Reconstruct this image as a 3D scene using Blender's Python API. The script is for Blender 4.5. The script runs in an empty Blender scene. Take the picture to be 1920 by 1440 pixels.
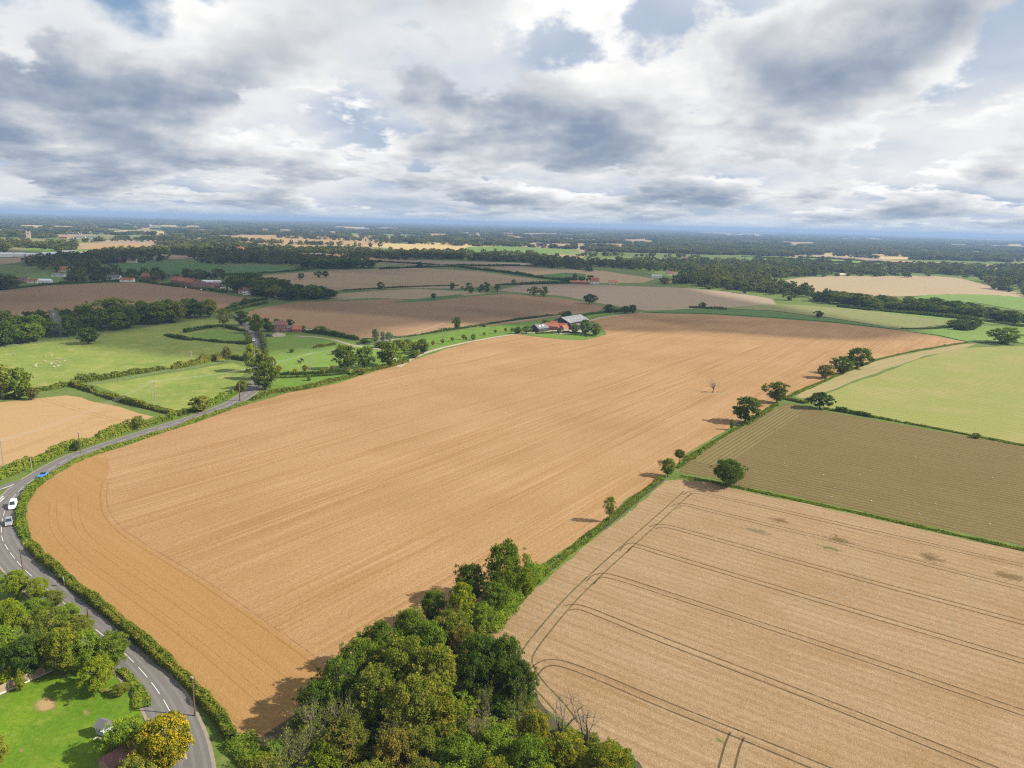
import bpy, math, random
import numpy as np
from mathutils import Vector, Matrix

# ------------------------------------------------------------------ camera
SC = bpy.context.scene
COL = SC.collection
CAM_H = 80.0
FPX = 1331.0                       # focal length in pixels of a 1920 px wide frame
ROLL = math.atan2(48, 1920)
PITCH = math.atan2((720 - 419) * math.cos(ROLL), FPX)
_f = Vector((0, math.cos(PITCH), -math.sin(PITCH)))
_r0 = Vector((1, 0, 0)); _u0 = _r0.cross(_f)
_r = _r0 * math.cos(ROLL) + _u0 * math.sin(ROLL)
_u = _u0 * math.cos(ROLL) - _r0 * math.sin(ROLL)
cam_d = bpy.data.cameras.new('camera')
cam = bpy.data.objects.new('camera', cam_d); COL.objects.link(cam)
cam_d.sensor_width = 36; cam_d.lens = FPX / 1920 * 36
cam_d.clip_start = 1; cam_d.clip_end = 80000
cam.matrix_world = Matrix(((_r.x, _u.x, -_f.x, 0), (_r.y, _u.y, -_f.y, 0), (_r.z, _u.z, -_f.z, CAM_H), (0, 0, 0, 1)))
SC.camera = cam

# ------------------------------------------------------------------ sun, exposure
SUN_EL = math.radians(36)
SUN_AZ = math.radians(-6)          # direction towards the sun, measured from +X towards +Y
SUN_V = Vector((math.cos(SUN_EL) * math.cos(SUN_AZ), math.cos(SUN_EL) * math.sin(SUN_AZ), math.sin(SUN_EL)))
sun_d = bpy.data.lights.new('sun', 'SUN')
sun_d.energy = 5.0; sun_d.angle = math.radians(0.53); sun_d.color = (1.0, 0.93, 0.82)
sun = bpy.data.objects.new('sun', sun_d); COL.objects.link(sun)
sun.location = (300, -100, 400)
sun.rotation_euler = SUN_V.to_track_quat('Z', 'Y').to_euler()
SC.view_settings.view_transform = 'Standard'
SC.view_settings.look = 'None'
SC.view_settings.exposure = 0.95
SC.view_settings.gamma = 1.0
SC.render.film_transparent = False
cy = SC.cycles
cy.use_denoising = False
cy.max_bounces = 6; cy.diffuse_bounces = 2; cy.glossy_bounces = 2
cy.transmission_bounces = 3; cy.transparent_max_bounces = 10; cy.volume_bounces = 0
cy.sample_clamp_indirect = 4.0
cy.filter_width = 1.2

# ------------------------------------------------------------------ node helpers
class NT:
    """tiny wrapper to write shader nodes as expressions"""
    def __init__(s, tree): s.t = tree; tree.nodes.clear()
    def n(s, typ, ins=None, out=0, **kw):
        nd = s.t.nodes.new(typ)
        for k, v in kw.items(): setattr(nd, k, v)
        for k, v in (ins or {}).items():
            i = nd.inputs[k]
            if isinstance(v, bpy.types.NodeSocket): s.t.links.new(v, i)
            else: i.default_value = v
        return nd.outputs[out] if len(nd.outputs) else None
    def m(s, op, a, b=0.0, c=0.0, clamp=False):
        return s.n('ShaderNodeMath', {0: a, 1: b, 2: c}, operation=op, use_clamp=clamp)
    def vm(s, op, a, b=(0, 0, 0)):
        return s.n('ShaderNodeVectorMath', {0: a, 1: b}, operation=op)
    def mix(s, f, a, b, mode='MIX'):
        nd = s.t.nodes.new('ShaderNodeMix'); nd.data_type = 'RGBA'; nd.blend_type = mode
        for i, v in ((0, f), (6, a), (7, b)):
            if isinstance(v, bpy.types.NodeSocket): s.t.links.new(v, nd.inputs[i])
            else: nd.inputs[i].default_value = (v if i == 0 else ((*v, 1) if len(v) == 3 else v))
        return nd.outputs[2]
    def ss(s, x, lo, hi):
        return s.n('ShaderNodeMapRange', {0: x, 1: lo, 2: hi, 3: 0.0, 4: 1.0}, interpolation_type='SMOOTHSTEP')
    def noise(s, vec, scale, detail=3.0, rough=0.5, out=0, dist=0.0):
        return s.n('ShaderNodeTexNoise', {'Vector': vec, 'Scale': scale, 'Detail': detail, 'Roughness': rough, 'Distortion': dist}, out=out)
    def ramp(s, f, stops):
        nd = s.t.nodes.new('ShaderNodeValToRGB'); s.t.links.new(f, nd.inputs[0])
        e = nd.color_ramp.elements
        while len(e) < len(stops): e.new(0.5)
        for el, (p, c) in zip(e, stops): el.position = p; el.color = (*c, 1)
        return nd.outputs[0]

# ------------------------------------------------------------------ world: Nishita sky with a broken cloud deck
world = bpy.data.worlds.new('World'); SC.world = world; world.use_nodes = True
w = NT(world.node_tree)
SKY_STRENGTH = 0.06
sky = w.n('ShaderNodeTexSky', sky_type='NISHITA', sun_disc=False, sun_elevation=SUN_EL,
          sun_rotation=math.radians(90) - SUN_AZ, air_density=1.0, dust_density=0.6, ozone_density=2.0)
dirv = w.n('ShaderNodeTexCoord', out=0)
sep = w.t.nodes.new('ShaderNodeSeparateXYZ'); w.t.links.new(w.vm('NORMALIZE', dirv), sep.inputs[0])
dx, dy, dz = sep.outputs
zc = w.m('MAXIMUM', dz, 0.0)
inv = w.m('DIVIDE', 1.0, w.m('ADD', zc, 0.018))
flat = w.n('ShaderNodeCombineXYZ', {0: w.m('MULTIPLY', dx, inv), 1: w.m('MULTIPLY', dy, inv), 2: 0.0})
# large banks and gaps of the deck: bearing right of north, elevation, size (degrees), amount
BANKS = [(-30.2, 7.8, 9, 0.1), (-24.5, 6.9, 5, 0.06), (-25.5, 12.0, 4.5, -0.07), (-16.1, 12.8, 5, -0.02), (-13.3, 8.4, 4, -0.05), (-1.7, 7.2, 4.5, 0.12), (-6.2, 8.8, 3.5, 0.05), (1.3, 13.3, 5, -0.05), (-3.8, 11.8, 4, -0.03), (9.9, 10.9, 3, -0.03), (10.7, 13.3, 5, 0.09), (10.2, 15.7, 1.4, -0.1), (16.6, 10.7, 4, 0.08), (24.0, 13.0, 5, 0.14), (28.9, 13.7, 5, 0.08), (30.0, 9.7, 4, -0.09), (22.4, 9.5, 3, 0.03), (25.6, 7.8, 4, -0.02)]
dn = w.n('ShaderNodeCombineXYZ', {0: dx, 1: dy, 2: zc})
bank = None
for az_, el_, sg_, am in BANKS:
    az_, el_ = math.radians(az_), math.radians(el_)
    d_ = w.vm('SUBTRACT', dn, (math.cos(el_) * math.sin(az_), math.cos(el_) * math.cos(az_), math.sin(el_)))
    d_ = w.vm('MULTIPLY', d_, (1, 1, 1.5))
    g_ = w.m('MULTIPLY', w.m('EXPONENT', w.m('MULTIPLY', w.n('ShaderNodeVectorMath', {0: d_, 1: d_}, out=1, operation='DOT_PRODUCT'), -1.0 / math.radians(sg_) ** 2)), am)
    bank = g_ if bank is None else w.m('ADD', bank, g_)
bank = w.m('MULTIPLY', bank, w.m('MULTIPLY_ADD', w.noise(dn, 9.0, 4.0, .6), 2.0, 0.0))
lod = w.m('LOGARITHM', w.m('DIVIDE', 1.0, w.m('ADD', zc, 0.03)), 2.0)
bands = []
for i in range(5):                  # far clouds look smaller: finer bands take over towards the horizon
    uc = 0.9 + i * 1.0
    wt = w.m('SUBTRACT', 1.0, w.m('ABSOLUTE', w.m('SUBTRACT', lod, uc)), clamp=True) if i else w.m('SUBTRACT', uc + 1.0, lod, clamp=True)
    bands.append((wt, 0.62 * 2 ** uc * .88 ** i, (1.25, 1.6, 2.5, 4.0, 6.5)[i], i))
nrm = None
for wt, *_ in bands:
    q = w.m('MULTIPLY', wt, wt); nrm = q if nrm is None else w.m('ADD', nrm, q)
nrm = w.m('SQRT', nrm)
def cloud_field(off, detail, rough=0.56, seed=0.0):
    """how much vapour stands in a direction"""
    tot = None
    for wt, f, zs, i in bands:
        pv = w.n('ShaderNodeCombineXYZ', {0: w.m('MULTIPLY_ADD', dx, f, off[0] + 3.1 * i + seed), 1: w.m('MULTIPLY_ADD', dy, f, 1.7 * i), 2: w.m('MULTIPLY_ADD', zc, f * zs, off[1] + 5.3)})
        nn_ = w.m('MULTIPLY', w.m('SUBTRACT', w.noise(pv, 1.0, detail, rough), 0.5), wt)
        tot = nn_ if tot is None else w.m('ADD', tot, nn_)
    return w.m('ADD', w.m('DIVIDE', tot, nrm), 0.5)
D0 = w.m('ADD', cloud_field((0, 0), 8.0, .60), bank)
D1 = w.m('ADD', cloud_field((0.13, 0.26), 4.0, .56), bank)
E0 = cloud_field((0, 0), 4.0, .55, 11.7)
# a high grey sheet behind, with a few gaps
backlum = w.ss(E0, 0.34, 0.66)
back = w.ramp(backlum, [(0.0, (0.45, 0.455, 0.46)), (0.35, (0.385, 0.402, 0.425)), (0.65, (0.310, 0.342, 0.392)), (1.0, (0.225, 0.272, 0.348))])
gap = w.ss(w.m('ADD', w.m('ADD', w.m('MULTIPLY', E0, .6), w.m('MULTIPLY', D0, .6)), w.m('MULTIPLY', w.m('SUBTRACT', lod, 1.9, clamp=True), 0.12)), 0.46, 0.53)
# heaped cumulus in front: bright rims, grey hearts and bases
TH = w.m('MULTIPLY_ADD', w.m('SUBTRACT', lod, 2.4, clamp=True), 0.012, 0.446)
DT = w.m('SUBTRACT', D0, TH)
falpha = w.ss(DT, 0.0, 0.05)
deep = w.ss(DT, 0.0, 0.165)
relief = w.m('MULTIPLY', w.m('SUBTRACT', D0, D1), 3.3)
lum = w.m('ADD', w.m('MULTIPLY_ADD', deep, -0.64, 0.79), relief, clamp=True)
front = w.ramp(lum, [(0.0, (0.140, 0.174, 0.236)), (0.25, (0.212, 0.240, 0.285)), (0.5, (0.325, 0.340, 0.360)), (0.78, (0.455, 0.458, 0.457)), (1.0, (0.545, 0.54, 0.53))])
colr = w.mix(falpha, back, front)
alpha = w.m('MAXIMUM', falpha, gap)
trans = w.m('SUBTRACT', 1.0, alpha)
colr = w.vm('MULTIPLY', colr, w.n('ShaderNodeCombineXYZ', {0: alpha, 1: alpha, 2: alpha}))
blue = w.vm('SCALE', sky); blue.node.inputs[3].default_value = SKY_STRENGTH
tv = w.n('ShaderNodeCombineXYZ', {0: trans, 1: trans, 2: trans})
full = w.vm('ADD', colr, w.vm('MULTIPLY', blue, tv))
far = w.m('EXPONENT', w.m('MULTIPLY', zc, -75.0))
full = w.mix(w.m('MULTIPLY', far, 0.80), full, (0.345, 0.395, 0.440))
bg = w.n('ShaderNodeBackground', {'Color': w.vm('DIVIDE', full, (SKY_STRENGTH,) * 3), 'Strength': SKY_STRENGTH})
w.n('ShaderNodeOutputWorld', {'Surface': bg})
world.cycles.sampling_method = 'MANUAL'; world.cycles.sample_map_resolution = 512

# ------------------------------------------------------------------ surveying: photo pixel -> place on the land
def ray(u, v):
    x, y = u - 960, 720 - v
    return _r * x + _u * y + _f * FPX
def gp(u, v, z=0.0):
    r = ray(u, v); t = (z - CAM_H) / r.z
    return np.array((r.x * t, r.y * t))
def scale_at(p):                    # metres per photo pixel for something standing at p
    d = Vector((p[0], p[1], -CAM_H + 3))
    return d.dot(_f) / FPX
def height_m(u, vb, vt):
    g = gp(u, vb); r = ray(u, vt)
    return CAM_H + math.hypot(*g) * r.z / math.hypot(r.x, r.y)

# ------------------------------------------------------------------ object helpers
def link(o, parent=None):
    COL.objects.link(o)
    if parent is not None: o.parent = parent
    return o
def tag(o, label=None, cat=None, group=None, kind=None):
    if label: o['label'] = label
    if cat: o['category'] = cat
    if group: o['group'] = group
    if kind: o['kind'] = kind
    return o
def mesh_from(name, V, F, mats, smooth=False, midx=None):
    me = bpy.data.meshes.new(name)
    V = np.asarray(V, dtype=np.float32)
    if isinstance(F, np.ndarray):
        n, k = F.shape
        me.vertices.add(len(V)); me.vertices.foreach_set('co', V.ravel())
        me.loops.add(n * k); me.loops.foreach_set('vertex_index', F.astype(np.int32).ravel())
        me.polygons.add(n); me.polygons.foreach_set('loop_start', np.arange(0, n * k, k, dtype=np.int32))
        me.update(calc_edges=True)
    else:
        me.from_pydata([tuple(map(float, v)) for v in V], [], [tuple(map(int, f)) for f in F])
    for m in (mats if isinstance(mats, (list, tuple)) else [mats]): me.materials.append(m)
    if midx is not None: me.polygons.foreach_set('material_index', np.asarray(midx, dtype=np.int32))
    if smooth: me.polygons.foreach_set('use_smooth', np.ones(len(me.polygons), dtype=bool))
    return me
def mobj(name, V, F, mats, parent=None, **kw):
    return link(bpy.data.objects.new(name, mesh_from(name, V, F, mats, **kw)), parent)
def empty(name, p, z=0.0, rot=0.0, sc=(1, 1, 1)):
    o = bpy.data.objects.new(name, None); o.empty_display_size = 0.5
    o.location = (float(p[0]), float(p[1]), z); o.rotation_euler = (0, 0, rot); o.scale = sc
    return link(o)
class MB:
    """collects boxes, tubes and prisms into one mesh"""
    def __init__(s): s.V = []; s.F = []
    def add(s, V, F):
        b = len(s.V); s.V += [tuple(v) for v in V]; s.F += [tuple(b + i for i in f) for f in F]; return s
    def box(s, x0, x1, y0, y1, z0, z1):
        return s.add([(x0, y0, z0), (x1, y0, z0), (x1, y1, z0), (x0, y1, z0), (x0, y0, z1), (x1, y0, z1), (x1, y1, z1), (x0, y1, z1)],
                     [(3, 2, 1, 0), (4, 5, 6, 7), (0, 1, 5, 4), (1, 2, 6, 5), (2, 3, 7, 6), (3, 0, 4, 7)])
    def tube(s, pts, radii, n=6):
        pts = [Vector(p) for p in pts]; rings = []
        for i, p in enumerate(pts):
            d = (pts[min(i + 1, len(pts) - 1)] - pts[max(i - 1, 0)]).normalized()
            a = d.cross(Vector((0.31, 0.95, 0.1))).normalized(); b = d.cross(a)
            rings.append([p + (a * math.cos(2 * math.pi * j / n) + b * math.sin(2 * math.pi * j / n)) * radii[i] for j in range(n)])
        V = [v for r in rings for v in r]; F = []
        for i in range(len(rings) - 1):
            for j in range(n):
                F.append((i * n + j, i * n + (j + 1) % n, (i + 1) * n + (j + 1) % n, (i + 1) * n + j))
        F.append(tuple(range(n - 1, -1, -1))); F.append(tuple((len(rings) - 1) * n + j for j in range(n)))
        return s.add(V, F)
    def build(s, name, mat, parent=None, **kw): return mobj(name, s.V, s.F, mat, parent, **kw)

def resample(pts, step, closed=False):
    pts = [np.asarray(p, float) for p in pts]
    if closed: pts = pts + [pts[0]]
    out = []
    for a, b in zip(pts, pts[1:]):
        n = max(1, int(np.linalg.norm(b - a) / step))
        for i in range(n): out.append(a + (b - a) * i / n)
    if not closed: out.append(pts[-1])
    return out
def smooth_line(pts, it=2, closed=False):
    pts = [np.asarray(p, float) for p in pts]
    for _ in range(it):
        o = [] if closed else [pts[0]]
        rng = range(len(pts)) if closed else range(len(pts) - 1)
        for i in rng:
            a, b = pts[i], pts[(i + 1) % len(pts)]
            o += [a * .75 + b * .25, a * .25 + b * .75]
        if not closed: o.append(pts[-1])
        pts = o
    return pts
RNG = np.random.default_rng(7)
def wobble(pts, amp):
    pts = [np.asarray(p, float) for p in pts]; n = len(pts)
    t = RNG.normal(size=(n, 2)); k = np.array([.25, .5, .25])
    t = np.stack([np.convolve(np.r_[t[-1, i], t[:, i], t[0, i]], k, 'valid') for i in (0, 1)], 1) * 1.5
    return [p + amp * d for p, d in zip(pts, t)]

# ------------------------------------------------------------------ materials
def newmat(name):
    m = bpy.data.materials.new(name); m.use_nodes = True
    return m, NT(m.node_tree)
def finish(m, t, color, rough=0.9, bump=None, bstr=0.3, bdist=0.1, spec=0.2, metallic=0.0):
    ins = {'Base Color': color if isinstance(color, bpy.types.NodeSocket) else (*color, 1), 'Roughness': rough, 'Specular IOR Level': spec, 'Metallic': metallic}
    if bump is not None:
        ins['Normal'] = t.n('ShaderNodeBump', {'Height': bump, 'Strength': bstr, 'Distance': bdist})
    t.n('ShaderNodeOutputMaterial', {'Surface': t.n('ShaderNodeBsdfPrincipled', ins)})
    return m
def flat_mat(name, col, rough=0.8, var=0.12, scale=2.0, spec=0.25, metallic=0.0):
    m, t = newmat(name)
    p = t.n('ShaderNodeTexCoord', out=3)
    f = t.noise(p, scale, 4, .6)
    c = t.mix(f, tuple(x * (1 - var) for x in col), tuple(min(1, x * (1 + var)) for x in col))
    return finish(m, t, c, rough, spec=spec, metallic=metallic)
def field_coords(t, ang):
    g = t.n('ShaderNodeNewGeometry', out=0)
    r = t.n('ShaderNodeVectorRotate', {'Vector': g, 'Axis': (0, 0, 1), 'Angle': -math.radians(ang)}, rotation_type='AXIS_ANGLE')
    return g, r
def field_mat(name, cols, ang, streak=0.5, rows=0.0, rowgap=3.0, rowcol=None, patch=0.35, grain=0.35, patchcol=None, patch_scale=0.02, bump=0.5, streak_scale=(0.012, 0.35), rough=0.95):
    """soil, stubble or crop with working marks running at angle ang"""
    m, t = newmat(name)
    g, r = field_coords(t, ang)
    a, b, c = cols
    sv = t.vm('MULTIPLY', r, (streak_scale[0], streak_scale[1], 0))
    n1 = t.noise(sv, 1.0, 4, .62)
    n2 = t.noise(t.vm('MULTIPLY', r, (streak_scale[0] * 3, streak_scale[1] * 4.5, 0)), 1.0, 3, .6)
    base = t.mix(t.ss(n1, .5 - .25, .5 + .25), a, b)
    base = t.mix(t.m('MULTIPLY', t.ss(n2, .35, .75), streak), base, c)
    n0 = t.noise(t.vm('MULTIPLY', r, (streak_scale[0] * .4, streak_scale[1] * .28, 0)), 1.0, 3, .55)
    base = t.mix(t.m('MULTIPLY', t.ss(n0, .40, .66), streak * .8), base, tuple((x * .45 + y * .55) for x, y in zip(a, c)))
    n3 = t.noise(g, patch_scale, 4, .55)
    if patchcol is not None: base = t.mix(t.m('MULTIPLY', t.ss(n3, .45, .72), patch), base, patchcol)
    else: base = t.mix(t.m('MULTIPLY', t.ss(n3, .3, .75), patch), base, a)
    if rows > 0:
        sx = t.n('ShaderNodeSeparateXYZ', {0: r}, out=1)
        jig = t.m('MULTIPLY', t.noise(t.vm('MULTIPLY', r, (.05, .05, 0)), 1.0, 2), .7)
        ph = t.m('SINE', t.m('ADD', t.m('MULTIPLY', sx, 2 * math.pi / rowgap), jig))
        brk = t.noise(t.vm('MULTIPLY', r, (.12, .45, 0)), 1.0, 4, .7)
        f = t.m('MULTIPLY', t.ss(t.m('ADD', ph, t.m('MULTIPLY', t.m('SUBTRACT', brk, .5), 2.2)), .0, .8), rows)
        base = t.mix(f, base, rowcol or c)
    n4 = t.noise(g, 1.1, 5, .72)
    n5 = t.noise(g, 4.0, 3, .7)
    base = t.mix(t.m('MULTIPLY', t.ss(n4, .35, .75), grain), base, tuple(x * .62 for x in a))
    base = t.mix(t.m('MULTIPLY', t.ss(n5, .52, .72), grain * .8), base, tuple(min(1, x * 1.5) for x in c))
    return finish(m, t, base, rough, t.m('ADD', n4, n5), bump, .12, spec=.1)
def grass_mat(name, dark, light, dry=None, dryamt=0.3, scale=0.03):
    m, t = newmat(name)
    g = t.n('ShaderNodeNewGeometry', out=0)
    n1 = t.noise(g, scale, 5, .6); n2 = t.noise(g, scale * 14, 5, .7); n3 = t.noise(g, 2.2, 3, .7)
    c = t.mix(t.ss(n1, .3, .7), dark, light)
    c = t.mix(t.m('MULTIPLY', t.ss(n2, .35, .7), .55), c, tuple(x * .62 for x in dark))
    if dry: c = t.mix(t.m('MULTIPLY', t.ss(t.noise(g, scale * 4, 5, .7), .48, .72), dryamt), c, dry)
    c = t.mix(t.m('MULTIPLY', t.ss(n3, .5, .75), .35), c, tuple(min(1, x * 1.5) for x in light))
    return finish(m, t, c, .9, n3, .4, .15, spec=.15)
def leaf_mat(name, stops, trans=0.36, wt=(.50, .78, .34)):
    """foliage: colour varies from leaf to leaf, clump to clump and tree to tree"""
    m, t = newmat(name)
    isl = t.n('ShaderNodeNewGeometry', out=8)
    oi = t.n('ShaderNodeObjectInfo', out=5)
    obj = t.n('ShaderNodeTexCoord', out=3)
    nz = t.ss(t.noise(obj, .5, 3, .6), .25, .75)
    f = t.m('ADD', t.m('MULTIPLY', isl, wt[0]), t.m('ADD', t.m('MULTIPLY', nz, wt[1]), t.m('MULTIPLY', oi, wt[2])))
    f = t.m('SUBTRACT', f, sum(wt) / 2 - .5)
    c = t.ramp(f, stops)
    d = t.n('ShaderNodeBsdfDiffuse', {'Color': c, 'Roughness': .6})
    tr = t.n('ShaderNodeBsdfTranslucent', {'Color': t.mix(.5, c, (0.16, 0.2, 0.01), 'MIX')})
    s = t.n('ShaderNodeMixShader', {0: trans, 1: d, 2: tr})
    t.n('ShaderNodeOutputMaterial', {'Surface': s})
    return m
def bark_mat(name, col):
    return flat_mat(name, col, .9, .35, 1.5, .1)

# ================================================================== SETTING
M = {}
M['ground'] = grass_mat('ground_grass', (0.076, 0.112, 0.020), (0.108, 0.155, 0.026), (0.17, 0.15, 0.055), .4, .05)
M['verge'] = grass_mat('verge_grass', (0.078, 0.145, 0.014), (0.118, 0.198, 0.018), (0.18, 0.17, 0.05), .3, .15)
M['lawn'] = grass_mat('lawn_grass', (0.070, 0.140, 0.006), (0.120, 0.195, 0.008), (0.20, 0.19, 0.05), .35, .08)
M['pasture'] = grass_mat('pasture_grass', (0.130, 0.178, 0.028), (0.195, 0.228, 0.044), (0.26, 0.225, 0.08), .7, .03)
M['paddock'] = grass_mat('paddock_grass', (0.105, 0.180, 0.022), (0.145, 0.215, 0.032), (0.20, 0.19, 0.06), .3, .05)
M['soil'] = field_mat('ploughed_soil', ((0.216, 0.116, 0.041), (0.284, 0.164, 0.067), (0.410, 0.268, 0.146)), 54, streak=.85, patch=.5, grain=.42, bump=.9, streak_scale=(.0045, .26))
M['headland'] = field_mat('headland_soil', ((0.266, 0.150, 0.054), (0.300, 0.176, 0.070), (0.246, 0.136, 0.047)), -39, streak=.4, patch=.4, grain=.36, streak_scale=(.02, .5), bump=.9)
M['stubble'] = field_mat('cut_stubble', ((0.208, 0.130, 0.060), (0.270, 0.184, 0.100), (0.345, 0.256, 0.160)), -35, streak=.6, patch=.5, grain=.5, streak_scale=(.02, .5), rows=.30, rowgap=2.4, rowcol=(0.165, 0.105, 0.045), patchcol=(0.205, 0.120, 0.045), patch_scale=.05, bump=.9)
M['drilled'] = field_mat('drilled_soil', ((0.096, 0.059, 0.024), (0.124, 0.079, 0.034), (0.165, 0.124, 0.058)), -36, streak=.7, rows=.75, rowgap=2.4, rowcol=(0.140, 0.138, 0.034), grain=.55, patch=.3)
M['drilled_end'] = field_mat('drilled_headland', ((0.115, 0.076, 0.034), (0.135, 0.090, 0.042), (0.150, 0.110, 0.050)), 53, streak=.3, rows=.75, rowgap=1.7, rowcol=(0.165, 0.180, 0.042), grain=.45)
M['sown'] = field_mat('sown_green', ((0.160, 0.190, 0.036), (0.212, 0.218, 0.052), (0.285, 0.232, 0.110)), -36, streak=.75, streak_scale=(.025, .3), rows=.65, rowgap=4.0, rowcol=(0.130, 0.185, 0.030), grain=.5, patch=.8, patchcol=(0.290, 0.225, 0.100), patch_scale=.035)
M['sown_strip'] = field_mat('sown_margin', ((0.240, 0.190, 0.085), (0.265, 0.205, 0.100), (0.28, 0.22, 0.12)), 41, streak=.5, rows=.35, rowgap=5.5, rowcol=(0.15, 0.19, 0.04), grain=.25)
M['wheat'] = field_mat('pale_stubble', ((0.300, 0.195, 0.085), (0.330, 0.220, 0.105), (0.350, 0.240, 0.125)), 24, streak=.3, grain=.25, patch=.25)
M['brown_far'] = field_mat('brown_tilled', ((0.212, 0.128, 0.064), (0.246, 0.152, 0.080), (0.292, 0.190, 0.108)), 12, streak=.35, grain=.2, patch=.3)
M['tan_far'] = field_mat('tan_stubble', ((0.275, 0.200, 0.110), (0.300, 0.215, 0.122), (0.320, 0.235, 0.140)), -15, streak=.35, grain=.2, patch=.3)
M['grey_far'] = field_mat('grey_stubble', ((0.250, 0.190, 0.130), (0.275, 0.205, 0.140), (0.29, 0.22, 0.15)), -8, streak=.35, grain=.2, patch=.2)
M['striped_far'] = field_mat('striped_stubble', ((0.255, 0.195, 0.110), (0.28, 0.21, 0.12), (0.30, 0.23, 0.14)), 20, streak=.3, rows=.6, rowgap=14, rowcol=(0.36, 0.29, 0.18), grain=.15)
M['gold_far'] = field_mat('golden_stubble', ((0.40, 0.30, 0.12), (0.43, 0.32, 0.14), (0.42, 0.33, 0.16)), 5, streak=.3, grain=.15)
M['green_far'] = grass_mat('green_crop', (0.055, 0.120, 0.022), (0.070, 0.140, 0.028), None, 0, .01)
M['bright_far'] = grass_mat('bright_crop', (0.110, 0.185, 0.030), (0.140, 0.205, 0.040), None, 0, .01)
M['olive_far'] = grass_mat('olive_pasture', (0.150, 0.165, 0.050), (0.185, 0.185, 0.070), None, 0, .01)

def sheet(name, px, z, mat, label, closed_smooth=0, amp=None, parent=None):
    """a field or lawn: its outline as surveyed, edges a little ragged"""
    P = [gp(*p) for p in px]
    if closed_smooth: P = smooth_line(P, closed_smooth, True)
    d = np.mean([np.hypot(*p) for p in P])
    P = resample(P, max(2.0, d * .012), True)
    P = wobble(P, amp if amp is not None else min(1.2, .15 + d * .0008))
    o = mobj(name, [(p[0], p[1], z) for p in P], [tuple(range(len(P)))], mat, parent)
    o.data.validate()
    if o.data.polygons[0].normal.z < 0: o.data.flip_normals()
    if parent is None: tag(o, label, kind='structure')
    return o
# the land itself, one sheet out to the horizon, fine near the camera
R = [0, 60, 150, 300, 600, 1200, 2500, 5000, 10000, 20000, 40000]; NA = 48
V = [(0, 0, 0)]; F = []
for i, r in enumerate(R[1:]):
    for j in range(NA):
        a = 2 * math.pi * j / NA; V.append((r * math.cos(a), r * math.sin(a), 0))
for j in range(NA): F.append((0, 1 + j, 1 + (j + 1) % NA))
for i in range(len(R) - 2):
    for j in range(NA):
        F.append((1 + i * NA + j, 1 + (i + 1) * NA + j, 1 + (i + 1) * NA + (j + 1) % NA, 1 + i * NA + (j + 1) % NA))
tag(mobj('ground', V, F, M['ground']), 'green land running to the horizon', kind='structure')

FIELD_EDGE = [(445, 1372), (425, 1340), (398, 1312), (360, 1272), (330, 1243), (296, 1215), (265, 1190), (235, 1163), (210, 1142), (180, 1117), (152, 1095), (124, 1076), (100, 1058), (75, 1036), (62, 1018), (52, 1000), (48, 982), (49, 960), (54, 943), (60, 935), (70, 918), (87, 902), (107, 889), (127, 878), (150, 865), (183, 852), (222, 841), (270, 823), (320, 807), (370, 792), (420, 773), (470, 757)]
sheet('ploughed_field', FIELD_EDGE + [(540, 737), (585, 729), (634, 719), (675, 705), (709, 694), (761, 683), (776, 674), (808, 664), (834, 655), (860, 648), (907, 637), (969, 627), (991, 630), (1047, 636), (1094, 637.5), (1119, 633), (1137, 627), (1133, 622), (1126, 609), (1108, 601), (1132, 594), (1167, 590), (1211, 587), (1334, 590), (1450, 597), (1565, 606), (1681, 619), (1755, 630), (1812, 641), (1763, 648), (1717, 657), (1642, 672), (1565, 704), (1488, 734), (1460, 751), (1411, 780), (1353, 810), (1288, 851), (1262, 880), (1238, 895), (1180, 932), (1123, 984), (1052, 1033), (1007, 1063), (920, 1125), (800, 1225), (640, 1330), (520, 1400)],
      .03, M['soil'], 'big bare orange-tan field with drill streaks filling the middle of the view')
sheet('field_headland', FIELD_EDGE[:25] + [(178, 857), (205, 858), (203, 880), (197, 905), (193, 930), (196, 955), (208, 978), (240, 1007), (320, 1054), (400, 1104), (490, 1167), (578, 1230), (640, 1275), (700, 1300), (640, 1335), (520, 1400)],
      .05, M['headland'], 'brown smooth headland of the big field beside the curving road')
sheet('stubble_field', [(919, 1189), (1000, 1108), (1052, 1060), (1110, 1013), (1169, 968), (1215, 930), (1247, 902), (1270, 899), (1330, 905), (1395, 921), (1500, 943), (1700, 986), (1920, 1036), (2250, 1112), (2700, 1500), (1500, 1900), (1300, 1600), (1225, 1470), (1190, 1425), (1110, 1390), (1040, 1345), (1000, 1300), (960, 1245)],
      .03, M['stubble'], 'pale cut stubble field with paired tramlines at lower right')
sheet('drilled_field', [(1275, 886), (1288, 862), (1360, 814), (1420, 783), (1475, 756), (1530, 768), (1570, 776), (1920, 837), (2250, 895), (2250, 1096), (1920, 1024), (1700, 976), (1500, 933), (1400, 913), (1330, 896)],
      .03, M['drilled'], 'dark brown drilled field with thin green rows at right')
sheet('drilled_field_end', [(1292, 863), (1360, 817), (1420, 787), (1474, 759), (1512, 769), (1460, 805), (1400, 846), (1352, 876)],
      .05, M['drilled_end'], 'green striped end strip of the drilled field')
sheet('sown_field', [(1545, 764), (1515, 752), (1560, 734), (1640, 704), (1730, 672), (1800, 653), (1920, 648), (2300, 660), (2300, 890), (1920, 832), (1700, 792)],
      .03, M['sown'], 'yellow-green newly sown field at the right edge')
sheet('sown_margin', [(1488, 744), (1530, 722), (1570, 706), (1645, 676), (1720, 660), (1800, 646), (1830, 644), (1815, 652), (1730, 669), (1640, 700), (1570, 727), (1520, 748)],
      .06, M['sown_strip'], 'straw coloured grass track beside the sown field')
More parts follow.
